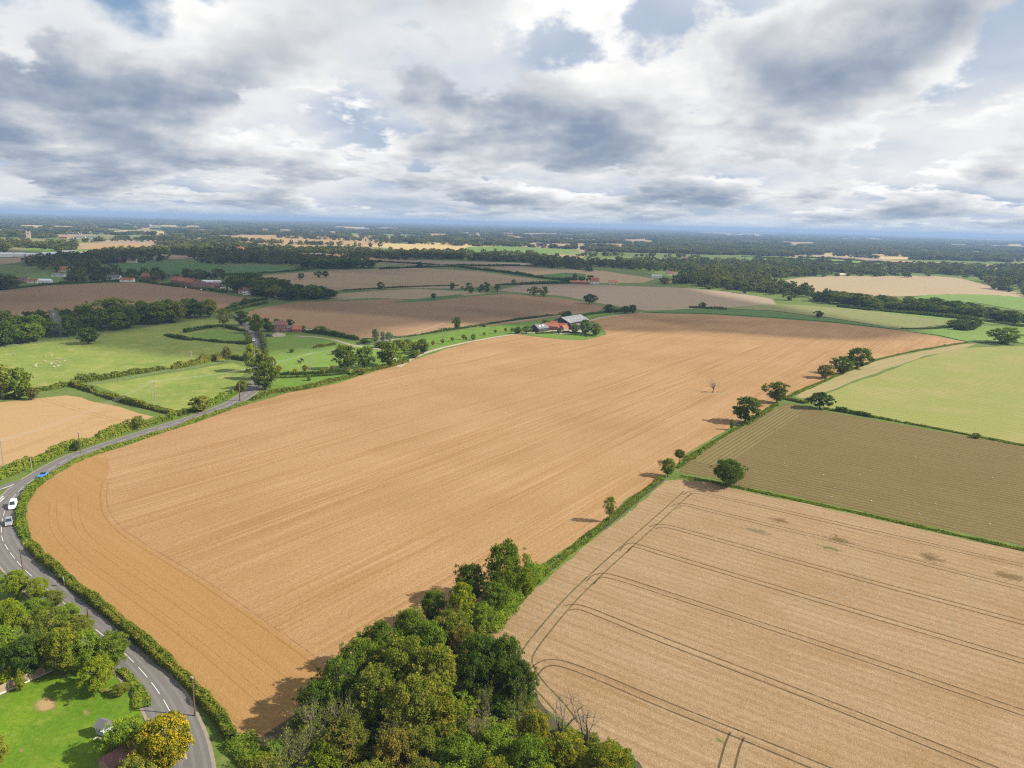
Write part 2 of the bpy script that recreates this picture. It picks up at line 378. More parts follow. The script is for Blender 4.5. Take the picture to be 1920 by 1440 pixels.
sheet('pale_field', [(-60, 763), (0, 754), (60, 748), (120, 742), (150, 745), (200, 758), (260, 774), (291, 781), (270, 788), (235, 802), (180, 820), (120, 838), (60, 856), (0, 875), (-60, 890)],
      .03, M['wheat'], 'pale sandy field left of the road')
sheet('sheep_pasture', [(-80, 652), (0, 652), (70, 643), (140, 633), (260, 616), (400, 597), (455, 600), (470, 640), (478, 668), (440, 672), (320, 692), (300, 693), (140, 722), (60, 740), (20, 735), (-60, 745)],
      .02, M['pasture'], 'broad sheep pasture below the dark wood at left')
sheet('small_paddock', [(350, 627), (400, 618), (455, 625), (468, 642), (420, 643), (365, 637)], .04, M['paddock'], 'small hedged paddock beside the straight road')
sheet('roadside_pasture', [(175, 722), (300, 703), (435, 680), (462, 690), (455, 720), (420, 745), (345, 768), (330, 772), (260, 752)], .03, M['pasture'], 'light green pasture between the two hedges and the road')
sheet('cottage_meadow', [(505, 690), (500, 630), (560, 627), (620, 632), (680, 645), (740, 652), (720, 690), (660, 698), (520, 703)], .02, M['paddock'], 'green meadow sloping from the red cottage to the young trees')
sheet('orchard_strip', [(505, 728), (520, 709), (600, 705), (660, 698), (700, 672), (735, 646), (800, 630), (900, 614), (980, 605), (1060, 594), (1130, 586), (1180, 584), (1180, 589), (1130, 593), (1085, 602), (1040, 612), (985, 622), (905, 636), (834, 653), (776, 672), (709, 692), (634, 717), (560, 731)], .035, M['verge'], 'bright green strip of young trees leading to the farm')
sheet('farm_paddock', [(984, 627), (1010, 626), (1060, 625), (1110, 627), (1136, 627), (1118, 633.5), (1094, 637), (1047, 635.5)], .06, M['verge'], 'vivid green paddock in front of the farm')
sheet('farm_yard', [(1000, 622), (1050, 619), (1100, 611), (1122, 612), (1116, 622), (1060, 627)], .07, flat_mat('yard_concrete', (0.30, 0.25, 0.19), .9, .2, .15), 'pale farm yard between the barns')
# fields further off
FARF = [
 ('tilled_field', [(-60, 552), (0, 545), (90, 536), (190, 531), (262, 530), (330, 537), (400, 549), (470, 560), (430, 575), (405, 583), (300, 590), (100, 600), (-60, 606)], 'brown_far', 'shaded brown field behind the dark wood at left'),
 ('tilled_field', [(448, 590), (500, 575), (560, 566), (640, 565), (740, 560), (800, 566), (880, 556), (960, 551), (1060, 560), (1130, 575), (1120, 584), (1060, 590), (990, 603), (860, 616), (770, 628), (735, 634), (672, 636), (612, 622), (560, 612), (500, 602), (470, 600)], 'brown_far', 'wide shaded brown field behind the cottage and orchard'),
 ('stubble_strip', [(615, 553), (700, 545), (780, 542), (850, 545), (925, 549), (880, 554), (800, 562), (700, 559), (620, 563)], 'striped_far', 'pale striped stubble strip behind the brown field'),
 ('grass_strip', [(730, 567), (800, 558), (860, 552), (872, 554), (830, 560), (770, 567)], 'green_far', 'thin green strip around the small leaning tree'),
 ('tan_field', [(930, 545), (980, 534), (1080, 533), (1200, 537), (1290, 540), (1380, 549), (1450, 561), (1455, 572), (1350, 578), (1211, 583), (1140, 572), (1060, 556), (980, 549)], 'grey_far', 'wide grey-tan field beyond the two round trees'),
 ('tan_field', [(470, 519), (560, 511), (640, 507), (780, 502), (900, 509), (1000, 523), (1050, 530), (960, 534), (860, 541), (760, 541), (640, 545), (585, 546), (540, 530)], 'tan_far', 'tan field crossed by a dark hedge beyond the village'),
 ('tan_field', [(880, 503), (960, 500), (1040, 504), (1130, 508), (1230, 523), (1210, 530), (1130, 531), (1060, 526), (960, 511)], 'tan_far', 'pale tan field left of the white-gabled house'),
 ('green_patch', [(1010, 516), (1060, 511), (1100, 514), (1095, 526), (1040, 522)], 'green_far', 'small green patch beside the white-gabled house'),
 ('crop_field', [(170, 499), (240, 494), (330, 491), (420, 498), (560, 501), (590, 506), (500, 514), (430, 519), (330, 521), (250, 518), (190, 510)], 'green_far', 'dark green crop field behind the village'),
 ('grass_field', [(28, 516), (85, 511), (118, 522), (110, 530), (40, 530)], 'bright_far', 'green paddock beside the village houses at far left'),
 ('grey_field', [(690, 487), (800, 488), (900, 491), (1000, 494), (995, 500), (880, 500), (770, 497), (700, 492)], 'grey_far', 'thin grey-brown field before the long wood'),
 ('olive_field', [(698, 493), (770, 498), (800, 499), (740, 502), (700, 505)], 'olive_far', 'small olive field beside the square plantation'),
 ('gold_field', [(660, 458), (720, 456), (830, 459), (880, 463), (930, 467), (1010, 470), (1060, 473), (960, 474), (830, 474), (760, 468), (690, 462)], 'gold_far', 'bright golden field catching sunlight'),
 ('bright_field', [(850, 471), (880, 463), (940, 461), (1080, 468), (1088, 472), (1000, 474), (900, 475)], 'bright_far', 'bright green field beside the golden field'),
 ('tan_field', [(385, 443), (460, 441), (560, 445), (640, 449), (745, 454), (700, 460), (600, 459), (540, 458), (440, 450)], 'wheat', 'long pale sunlit field below the distant woods'),
 ('tan_field', [(500, 462), (620, 464), (700, 466), (690, 470), (560, 470), (500, 466)], 'wheat', 'thin pale field behind the far hamlet'),
 ('tan_field', [(130, 466), (180, 460), (260, 456), (300, 462), (240, 466), (180, 468)], 'wheat', 'pale field beyond the white sheds'),
 ('tan_field', [(190, 435), (240, 431), (310, 434), (320, 439), (250, 438)], 'gold_far', 'pale gold field near the church tower'),
 ('green_patch', [(100, 445), (180, 441), (320, 443), (330, 448), (200, 449), (120, 449)], 'olive_far', 'olive strip beyond the church tower'),
 ('grass_field', [(-20, 517), (0, 513), (30, 516), (28, 530), (-20, 532)], 'green_far', 'green field corner at the far left edge'),
 ('tan_field', [(-20, 488), (0, 484), (60, 484), (50, 490), (0, 497), (-20, 498)], 'tan_far', 'tan field in front of the white sheds'),
 ('stubble_hill', [(1440, 531), (1500, 521), (1560, 518), (1680, 518), (1740, 517), (1800, 522), (1850, 535), (1920, 552), (1960, 580), (1920, 583), (1850, 568), (1780, 552), (1640, 558), (1540, 552), (1460, 540)], 'striped_far', 'broad striped stubble hill at upper right'),
 ('bright_field', [(1700, 560), (1740, 553), (1800, 552), (1860, 553), (1920, 558), (1960, 570), (1960, 590), (1900, 580), (1830, 568), (1760, 563)], 'bright_far', 'bright green striped slope at the right edge'),
 ('olive_field', [(1340, 578), (1440, 571), (1500, 572), (1600, 580), (1700, 592), (1790, 600), (1775, 609), (1700, 617), (1660, 613), (1560, 597), (1450, 583)], 'olive_far', 'straw-olive field between the lone trees and the wooded belt'),
 ('grass_strip', [(1212, 586), (1300, 579), (1400, 581), (1540, 597), (1690, 617), (1680, 618), (1560, 604), (1450, 595), (1334, 588.5)], 'green_far', 'curved green strip along the top of the big field'),
 ('bright_field', [(1700, 622), (1790, 615), (1850, 612), (1930, 614), (1980, 640), (1920, 644), (1830, 642), (1815, 641), (1760, 629)], 'bright_far', 'bright green meadow around the big round bush'),
 ('meadow', [(1580, 574), (1700, 582), (1850, 598), (1920, 606), (1920, 612), (1800, 604), (1650, 586)], 'bright_far', 'narrow meadow below the wooded belt'),
 ('bright_field', [(1390, 483), (1470, 482), (1600, 488), (1690, 500), (1650, 502), (1530, 499), (1440, 492)], 'bright_far', 'sunlit green hedged fields beyond the woods at right'),
 ('tan_field', [(1085, 456), (1200, 458), (1195, 463), (1110, 461)], 'wheat', 'pale field in the wooded distance'),
 ('tan_field', [(1090, 487), (1180, 482), (1290, 486), (1290, 492), (1200, 492), (1110, 492)], 'olive_far', 'olive field before the long belt of trees'),
 ('tan_field', [(1240, 526), (1290, 523), (1300, 529), (1250, 531)], 'wheat', 'small pale gap in the trees'),
]
for i, (n, px, mt, lab) in enumerate(FARF):
    sheet(n, px, .05 + .012 * i, M[mt], lab)
# patchwork of fields and woods running off into the distance
rs = random.Random(5)
SEEDS = []; r_ = 1850.0
while r_ < 15000:
    st_ = r_ * .125; n_ = int(1.5 * r_ / st_)
    for i in range(n_):
        a_ = -.75 + 1.5 * (i + rs.uniform(.1, .9)) / n_; q_ = r_ + rs.uniform(-.4, .4) * st_
        right = a_ > .12
        wooded = rs.random() < ((.48 if right else .28) if r_ < 6000 else .5)
        SEEDS.append((q_ * math.sin(a_), q_ * math.cos(a_), st_, wooded))
    r_ += st_
SEEDS = np.array(SEEDS)
def cell(i):
    c = SEEDS[i, :2]; R_ = SEEDS[i, 2] * 1.6
    P = [c + R_ * np.array((math.cos(t_), math.sin(t_))) for t_ in np.arange(12) * math.pi / 6]
    for j in np.argsort(np.hypot(*(SEEDS[:, :2] - c).T))[1:16]:
        m_ = (c + SEEDS[j, :2]) / 2; nr_ = SEEDS[j, :2] - c; Q = []
        for a_, b_ in zip(P, P[1:] + P[:1]):
            da, db = (a_ - m_) @ nr_, (b_ - m_) @ nr_
            if da <= 0: Q.append(a_)
            if da * db < 0: Q.append(a_ + (b_ - a_) * da / (da - db))
        P = Q
        if len(P) < 3: return None
    return P
for i in range(len(SEEDS)):
    if SEEDS[i, 3]: continue
    P = cell(i)
    if P is None: continue
    o = mobj('distant_field', [(p[0], p[1], .02) for p in P], [tuple(range(len(P)))], M[rs.choice(['wheat', 'tan_far', 'tan_far', 'olive_far', 'green_far', 'brown_far', 'grey_far', 'bright_far', 'gold_far'])])
    if o.data.polygons[0].normal.z < 0: o.data.flip_normals()
    tag(o, 'one of the far fields between distant woods', group='patchwork of distant fields', kind='structure')

# garden lawn, bare ring, yard
lawn = sheet('lawn', [(-60, 1330), (0, 1308), (110, 1256), (150, 1250), (215, 1262), (250, 1290), (268, 1330), (262, 1380), (255, 1440), (250, 1600), (-300, 1600)], .03, M['lawn'], 'mown garden lawn in the bottom left corner')
M['track'] = flat_mat('gravel_track', (0.32, 0.26, 0.19), .95, .2, .4)

# ------------------------------------------------------------------ road
CENTRE = [(372, 1640), (360, 1520), (353, 1440), (342, 1388), (319, 1334), (299, 1300), (272, 1265), (241, 1232), (197, 1195), (162, 1167), (135, 1143), (111, 1124), (85, 1103), (65, 1086), (43, 1066), (21, 1040), (10, 1023), (4, 1011), (2, 995), (4, 978), (8, 960), (20, 939), (35, 921), (52, 907), (72, 893), (95, 879), (133, 858), (183, 842), (220, 829), (270, 813), (320, 797), (370, 782), (420, 764), (446, 751), (466, 738), (476, 727), (485, 708), (491, 690), (492, 675), (487, 655), (481, 641), (475, 628), (467, 617), (457, 606), (448, 598), (442, 590)]
def ribbon(name, pts, width, z, mat, parent=None, off=0.0, step=2.0, taper=None):
    pts = resample(pts, step); V = []; F = []
    for i, p in enumerate(pts):
        d = pts[min(i + 1, len(pts) - 1)] - pts[max(i - 1, 0)]; d = d / (np.linalg.norm(d) + 1e-9); nrm = np.array((-d[1], d[0]))
        wd = width if taper is None else width * taper(i / max(1, len(pts) - 1))
        for s_ in (-.5, .5): q = p + nrm * (off + s_ * wd); V.append((q[0], q[1], z))
    for i in range(len(pts) - 1): F.append((2 * i, 2 * i + 2, 2 * i + 3, 2 * i + 1))
    o = mobj(name, V, F, mat, parent)
    if o.data.polygons[0].normal.z < 0: o.data.flip_normals()
    return o
road_line = resample(smooth_line([gp(*p) for p in CENTRE], 3), 1.5)
def road_mat():
    m, t = newmat('asphalt')
    g = t.n('ShaderNodeNewGeometry', out=0)
    n1 = t.noise(g, .25, 5, .6); n2 = t.noise(g, 6, 4, .7)
    c = t.mix(n1, (0.100, 0.094, 0.086), (0.146, 0.137, 0.124))
    c = t.mix(t.m('MULTIPLY', t.ss(n2, .45, .7), .4), c, (0.055, 0.052, 0.05))
    return finish(m, t, c, .85, n2, .3, .03)
M['road'] = road_mat()
M['paint'] = flat_mat('road_paint', (0.52, 0.52, 0.49), .7, .12, 3)
M['roadedge'] = flat_mat('dusty_road_edge', (0.215, 0.185, 0.14), .95, .3, 1.0)
M['tyre_track'] = flat_mat('worn_wheel_track', (0.136, 0.128, 0.117), .85, .15, .6)
road = tag(ribbon('road', road_line, 6.4, .10, M['road']), 'grey two-lane country road curving along the left side', kind='structure')
ribbon('road_edge', road_line, 7.5, .08, M['roadedge'], road)
for o_ in (-2.35, -.85, .85, 2.35): ribbon('wheel_track', road_line, .55, .104, M['tyre_track'], road, off=o_)
L = np.r_[0, np.cumsum([np.linalg.norm(b - a) for a, b in zip(road_line, road_line[1:])])]
def along(s_):
    i = int(np.clip(np.searchsorted(L, s_) - 1, 0, len(L) - 2)); f = (s_ - L[i]) / (L[i + 1] - L[i])
    a, b = road_line[i], road_line[i + 1]; d = (b - a) / np.linalg.norm(b - a)
    return a + (b - a) * f, d
s_ = 3.0
while s_ < L[-1] - 6:
    seg = [along(s_ + q)[0] for q in np.linspace(0, 4.2, 5)]
    ribbon('lane_dash', seg, .115, .108, M['paint'], road, step=3); s_ += 6.2
# side road with its give-way lines and grass island
side = tag(ribbon('side_road', [gp(*p) for p in ((-90, 945), (-40, 930), (0, 916), (22, 908), (44, 903))], 3.6, .09, M['road']), 'narrow side road joining at the bend on the left edge', kind='structure')
ribbon('side_road_stub', [gp(*p) for p in ((-40, 940), (-10, 937), (12, 936))], 3.2, .085, M['road'], side)
for a_, b_ in (((4, 917), (26, 909)), ((-14, 922), (2, 917.5)), ((-4, 940), (6, 931)), ((-2, 943), (8, 934))):
    ribbon('give_way_line', [gp(*a_), gp(*b_)], .35, .112, M['paint'], side)
tag(ribbon('farm_track', [gp(*p) for p in ((748, 688), (775, 671), (800, 661), (830, 652), (880, 641), (930, 632), (985, 624), (1010, 624))], 3.0, .08, M['track']), 'pale farm track along the edge of the big field', kind='structure')
tag(ribbon('gravel_drive', [gp(*p) for p in ((552, 630), (590, 632), (625, 637), (655, 646), (690, 652), (720, 656), (735, 668), (748, 688))], 2.6, .07, M['track']), 'pale drive curving from the cottage through the meadow', kind='structure')
sheet('gravel_forecourt', [(512, 628), (520, 623), (536, 626), (535, 631), (515, 632)], .06, M['track'], 'gravel forecourt in front of the red cottage')
tag(ribbon('dirt_track', [gp(*p) for p in ((715, 643), (740, 636), (800, 624), (880, 612), (960, 603), (1045, 591), (1060, 590))], 2.6, .09, M['track']), 'pale track along the lower edge of the brown field', kind='structure')
tag(ribbon('barn_track', [gp(*p) for p in ((1100, 603), (1125, 596), (1160, 591), (1205, 586.5))], 3.2, .1, M['track']), 'pale track from the barn along the top of the big field', kind='structure')
tag(ribbon('ditch', [gp(*p) for p in ((922, 1180), (960, 1140), (1020, 1080), (1070, 1035), (1140, 985), (1200, 935), (1245, 899))], .8, .06, flat_mat('ditch_mud', (0.045, 0.035, 0.02), .9, .3, 1)), 'dark ditch along the grassy margin of the stubble', kind='structure')

# ------------------------------------------------------------------ tramlines and harrow marks
def mark_mat(name, col, keep, op=1.0):
    m, t = newmat(name)
    g = t.n('ShaderNodeNewGeometry', out=0)
    n = t.noise(g, .5, 4, .7)
    b = t.n('ShaderNodeBsdfDiffuse', {'Color': t.mix(t.noise(g, .2, 3), tuple(x * .75 for x in col), col)})
    s = t.n('ShaderNodeMixShader', {0: t.m('MULTIPLY', t.ss(n, keep - .22, keep + .16), op), 1: t.n('ShaderNodeBsdfTransparent'), 2: b})
    t.n('ShaderNodeOutputMaterial', {'Surface': s}); return m
M['tram'] = mark_mat('tramline_soil', (0.100, 0.072, 0.034), .42, .72)
M['tramgreen'] = mark_mat('tramline_weeds', (0.112, 0.100, 0.040), .44, .70)
M['pale_mark'] = mark_mat('flattened_straw', (0.36, 0.275, 0.17), .46, .7)
M['soil_mark'] = mark_mat('harrow_mark', (0.175, 0.096, 0.032), .46, .20)
stub = bpy.data.objects['stubble_field']; headl = bpy.data.objects['field_headland']
def tram(px, mat='tram', gap=1.9, wd=.36, parent=stub, z=.045, step=3.0):
    pts = smooth_line([gp(*p) for p in px], 2)
    for s_ in (-1, 1): ribbon('tramline', pts, wd, z, M[mat], parent, off=s_ * gap / 2, step=step)
tram([(1000, 1262), (1012, 1248), (1032, 1241), (1062, 1246), (1130, 1272), (1240, 1320), (1400, 1383), (1560, 1449), (1700, 1508)])
tram([(1062, 1140), (1082, 1137), (1110, 1146), (1240, 1200), (1540, 1314), (1860, 1442), (2000, 1500)])
tram([(1106, 1093), (1118, 1080), (1140, 1078), (1240, 1110), (1580, 1221), (1920, 1337), (2100, 1400)])
tram([(1168, 1035), (1180, 1020), (1200, 1025), (1240, 1038), (1580, 1139), (1920, 1240), (2200, 1324)])
tram([(1222, 990), (1240, 984), (1290, 997), (1580, 1077), (1920, 1168), (2200, 1243)])
tram([(1262, 952), (1280, 944), (1320, 955), (1600, 1023), (1920, 1105), (2200, 1176)])
tram([(1284, 930), (1300, 921), (1340, 930), (1600, 988), (1920, 1061), (2200, 1123)])
tram([(1195, 1490), (1120, 1420), (1075, 1360), (1040, 1315), (1008, 1283), (990, 1255), (984, 1238), (992, 1218), (1022, 1180), (1066, 1127), (1120, 1075), (1182, 1019), (1240, 968), (1290, 922)], 'tramgreen', 2.4)
tram([(930, 1290), (970, 1210), (1046, 1125), (1110, 1062), (1160, 1020)], 'pale_mark', 3.0, .5)
for c_ in ([(1530, 1022), (1580, 1035), (1612, 1070), (1612, 1098), (1580, 1118), (1520, 1128), (1460, 1130)], [(1840, 1090), (1828, 1108), (1800, 1112)], [(1768, 1150), (1776, 1170), (1800, 1190), (1840, 1205)], [(1375, 1440), (1385, 1390), (1400, 1370)]):
    tram(c_, 'pale_mark', 2.6, .55)
tram([(1360, 1450), (1372, 1400), (1382, 1378)], 'tram', 2.2, .35)
for px in ([(197, 905), (193, 930), (196, 955), (208, 978), (240, 1007), (320, 1054), (400, 1104), (490, 1167), (578, 1230), (640, 1278)],):
    tram(px, 'soil_mark', 1.6, .35, headl, .06)
for px in ([(100, 940), (98, 975), (108, 1005), (140, 1040), (200, 1084), (280, 1140), (360, 1200), (450, 1275), (510, 1330)],
           [(140, 930), (140, 965), (152, 1000), (200, 1040), (300, 1105), (420, 1190), (540, 1285)]):
    tram(px, 'soil_mark', 1.8, .2, headl, .062)
def weed_patch(u, v, rx, ry, col, name='weed_patch', parent=stub, lift=-.36, op=.6):
    m, t = newmat(name)
    g = t.n('ShaderNodeNewGeometry', out=0); at = t.n('ShaderNodeAttribute', attribute_name='core', out=2)
    n = t.noise(g, .55, 5, .75)
    s_ = t.n('ShaderNodeMixShader', {0: t.m('MULTIPLY', t.ss(t.m('ADD', n, t.m('MULTIPLY_ADD', at, .62, lift)), .40, .74), op), 1: t.n('ShaderNodeBsdfTransparent'), 2: t.n('ShaderNodeBsdfDiffuse', {'Color': (*col, 1)})})
    t.n('ShaderNodeOutputMaterial', {'Surface': s_})
    c = gp(u, v); k = 28; ca, sa = math.cos(math.radians(-35)), math.sin(math.radians(-35))
    V = [(c[0], c[1], .04)] + [(c[0] + rx * math.cos(a_) * ca - ry * math.sin(a_) * sa, c[1] + rx * math.cos(a_) * sa + ry * math.sin(a_) * ca, .04) for a_ in np.arange(k) * 2 * math.pi / k]
    o = mobj(name, V, [(0, 1 + i, 1 + (i + 1) % k) for i in range(k)], m, parent)
    o.data.attributes.new('core', 'FLOAT', 'POINT').data.foreach_set('value', np.r_[1.0, np.zeros(k)].astype(np.float32))
for u, v, rx, ry, col in ((1462, 976, 6, 4, (0.14, 0.09, 0.038)), (1572, 1012, 7, 5, (0.15, 0.098, 0.042)), (1556, 1028, 6, 3, (0.12, 0.14, 0.03)), (1746, 1046, 6, 6, (0.135, 0.088, 0.036)), (1890, 1080, 8, 5, (0.14, 0.098, 0.038)), (1420, 996, 8, 3, (0.16, 0.135, 0.07)), (1348, 1388, 2.0, 1.0, (0.10, 0.15, 0.025))):
    weed_patch(u, v, rx, ry, col)
for u, v, rx, ry in ((85, 1322, 3.0, 1.9), (160, 1336, 2.2, 1.0), (200, 1296, 2.4, 1.2), (40, 1408, 1.2, .8)):
    weed_patch(u, v, rx, ry, (0.33, 0.23, 0.11), 'bare_patch', lawn, -.14 if u == 85 else -.34, .85 if u == 85 else .5)
weed_patch(1340, 738, 16, 9, (0.36, 0.28, 0.16), 'pale_patch', bpy.data.objects['ploughed_field'])
pale = bpy.data.objects['pale_field']
tram([(78, 748), (110, 757), (160, 773), (220, 788)], 'soil_mark', 2.2, .5, pale, .05)
tram([(0, 853), (60, 834), (150, 805), (230, 784)], 'soil_mark', 2.2, .45, pale, .05)

# ------------------------------------------------------------------ clouds that shade the middle distance (they drift up and to the right, out of view)
def cloud_mat():
    m, t = newmat('cloud_vapour')
    at = t.n('ShaderNodeAttribute', attribute_name='core', out=2)
    g = t.n('ShaderNodeNewGeometry', out=0)
    n = t.noise(g, .009, 5, .6)
    dens = t.ss(t.m('ADD', at, t.m('MULTIPLY', t.m('SUBTRACT', n, .5), .55)), .05, .55)
    d = t.n('ShaderNodeBsdfDiffuse', {'Color': (.9, .9, .9, 1)})
    tr = t.n('ShaderNodeBsdfTranslucent', {'Color': (.8, .8, .8, 1)})
    s = t.n('ShaderNodeMixShader', {0: t.m('MULTIPLY', dens, .70), 1: t.n('ShaderNodeBsdfTransparent'), 2: t.n('ShaderNodeMixShader', {0: .3, 1: d, 2: tr})})
    t.n('ShaderNodeOutputMaterial', {'Surface': s}); return m
M['cloud'] = cloud_mat()
CLOUD_H = 1500.0
def cloud(px, soft, label):
    """a flat-based cumulus bank whose outline follows the shade it throws on the land"""
    S = np.array((SUN_V.x, SUN_V.y)) / SUN_V.z * CLOUD_H
    P = np.array([gp(*p) + S for p in px])
    lo, hi = P.min(0) - 30, P.max(0) + 30; st = max(14.0, (hi - lo).max() / 110)
    nx, ny = int((hi[0] - lo[0]) / st) + 2, int((hi[1] - lo[1]) / st) + 2
    X, Y = np.meshgrid(lo[0] + st * np.arange(nx), lo[1] + st * np.arange(ny), indexing='ij')
    Q = np.stack([X.ravel(), Y.ravel()], 1)
    ins = np.zeros(len(Q), bool); dist = np.full(len(Q), 1e9)
    for a, b in zip(P, np.roll(P, -1, 0)):
        c = ((a[1] > Q[:, 1]) != (b[1] > Q[:, 1])) & (Q[:, 0] < (b[0] - a[0]) * (Q[:, 1] - a[1]) / (b[1] - a[1] + 1e-9) + a[0]); ins ^= c
        ab = b - a; t_ = np.clip(((Q - a) @ ab) / (ab @ ab), 0, 1); dist = np.minimum(dist, np.linalg.norm(Q - a - t_[:, None] * ab, axis=1))
    core = np.where(ins, np.clip(dist / soft, 0, 1), 0)
    idx = np.arange(nx * ny).reshape(nx, ny)
    puff = 1 + .35 * np.sin(Q[:, 0] * .013) * np.cos(Q[:, 1] * .017) + .2 * np.sin(Q[:, 0] * .04 + 2) * np.sin(Q[:, 1] * .035)
    keep = ins.reshape(nx, ny); cells = keep[:-1, :-1] & keep[1:, :-1] & keep[1:, 1:] & keep[:-1, 1:]
    ii, jj = np.nonzero(cells)
    quad = np.stack([idx[ii, jj], idx[ii + 1, jj], idx[ii + 1, jj + 1], idx[ii, jj + 1]], 1)
    top = np.c_[Q, CLOUD_H + 6 + 260 * np.sqrt(core) * puff]; bot = np.c_[Q, CLOUD_H - 12 * core * puff]
    V = np.r_[bot, top]; F = np.r_[quad[:, ::-1], quad + len(Q)]
    used = np.unique(F); mp = np.zeros(len(V), int); mp[used] = np.arange(len(used))
    o = mobj('cloud', V[used], mp[F], M['cloud'], smooth=True)
    at = o.data.attributes.new('core', 'FLOAT', 'POINT'); at.data.foreach_set('value', np.r_[core, core][used].astype(np.float32))
    tag(o, label, kind='structure')
SHADE = [(-200, 628), (0, 640), (120, 655), (200, 668), (300, 676), (400, 674), (470, 668), (560, 664), (640, 655), (690, 636), (740, 618), (860, 604), (980, 597), (1060, 585), (1120, 590), (1200, 606), (1300, 622), (1420, 634), (1550, 640), (1660, 642), (1740, 634), (1760, 622), (1690, 612), (1600, 598), (1500, 580), (1420, 566), (1330, 548), (1290, 528), (1220, 508), (1140, 494), (1000, 488), (860, 484), (760, 482), (690, 486), (600, 490), (480, 486), (360, 480), (260, 474), (160, 478), (60, 470), (-60, 470), (-300, 480)]
cloud(SHADE, 34.0, 'broad cumulus bank high on the right that shades the middle fields')

# ------------------------------------------------------------------ haze
hz = MB().box(-16000, 16000, -400, 42000, -1.0, 118.0).build('haze', None)
tag(hz, kind='stuff')
hm = bpy.data.materials.new('haze_air'); hm.use_nodes = True; t = NT(hm.node_tree)
t.n('ShaderNodeOutputMaterial', {'Volume': t.n('ShaderNodeVolumePrincipled', {'Color': (0.34, 0.50, 0.78, 1), 'Density': 0.000112, 'Anisotropy': 0.0})})
hz.data.materials.clear(); hz.data.materials.append(hm)
hz['label'] = 'pale blue haze over the distance'

# ================================================================== TREES
LEAF = {
 'oak':    leaf_mat('oak_leaves', [(0.0, (0.052, 0.083, 0.010)), (0.4, (0.095, 0.151, 0.014)), (0.75, (0.164, 0.219, 0.020)), (1.0, (0.251, 0.282, 0.025))]),
 'dark':   leaf_mat('dark_leaves', [(0.0, (0.035, 0.064, 0.011)), (0.5, (0.063, 0.111, 0.015)), (0.8, (0.104, 0.166, 0.019)), (1.0, (0.167, 0.219, 0.025))]),
 'green':  leaf_mat('mid_green_leaves', [(0.0, (0.070, 0.118, 0.012)), (0.4, (0.127, 0.205, 0.019)), (0.75, (0.196, 0.284, 0.024)), (1.0, (0.287, 0.342, 0.031))]),
 'lime':   leaf_mat('yellow_green_leaves', [(0.0, (0.099, 0.141, 0.012)), (0.4, (0.180, 0.239, 0.014)), (0.75, (0.269, 0.307, 0.019)), (1.0, (0.386, 0.364, 0.024))], .35),
 'olive':  leaf_mat('olive_leaves', [(0.0, (0.070, 0.101, 0.013)), (0.4, (0.138, 0.174, 0.021)), (0.75, (0.221, 0.244, 0.029)), (1.0, (0.333, 0.276, 0.040))]),
 'russet': leaf_mat('russet_leaves', [(0.0, (0.061, 0.089, 0.015)), (0.35, (0.128, 0.152, 0.023)), (0.7, (0.222, 0.161, 0.032)), (1.0, (0.289, 0.214, 0.043))]),
 'ochre':  leaf_mat('ochre_leaves', [(0.0, (0.081, 0.111, 0.012)), (0.4, (0.169, 0.202, 0.017)), (0.75, (0.280, 0.258, 0.022)), (1.0, (0.382, 0.276, 0.024))]),
 'gold':   leaf_mat('golden_leaves', [(0.0, (0.070, 0.105, 0.010)), (0.38, (0.150, 0.165, 0.012)), (0.65, (0.400, 0.320, 0.012)), (1.0, (0.560, 0.380, 0.016))], .35, wt=(.8, .6, .1)),
 'willow': leaf_mat('silvery_leaves', [(0.0, (0.121, 0.156, 0.072)), (0.5, (0.213, 0.256, 0.126)), (1.0, (0.327, 0.355, 0.204))]),
 'hedge':  leaf_mat('hedge_leaves', [(0.0, (0.061, 0.087, 0.013)), (0.4, (0.127, 0.163, 0.019)), (0.75, (0.209, 0.228, 0.026)), (1.0, (0.278, 0.218, 0.040))]),
 'weeds':  leaf_mat('verge_weeds', [(0.0, (0.072, 0.122, 0.014)), (0.4, (0.136, 0.202, 0.019)), (0.75, (0.224, 0.258, 0.030)), (1.0, (0.335, 0.275, 0.054))]),
 'far':    leaf_mat('distant_leaves', [(0.0, (0.039, 0.054, 0.020)), (0.35, (0.075, 0.098, 0.028)), (0.7, (0.164, 0.179, 0.046)), (1.0, (0.319, 0.269, 0.079))], wt=(.22, .40, .48)),
}
BARK = bark_mat('bark', (0.105, 0.085, 0.062)); PALE = bark_mat('pale_bark', (0.215, 0.185, 0.140)); DEAD = bark_mat('dead_wood', (0.135, 0.120, 0.100))

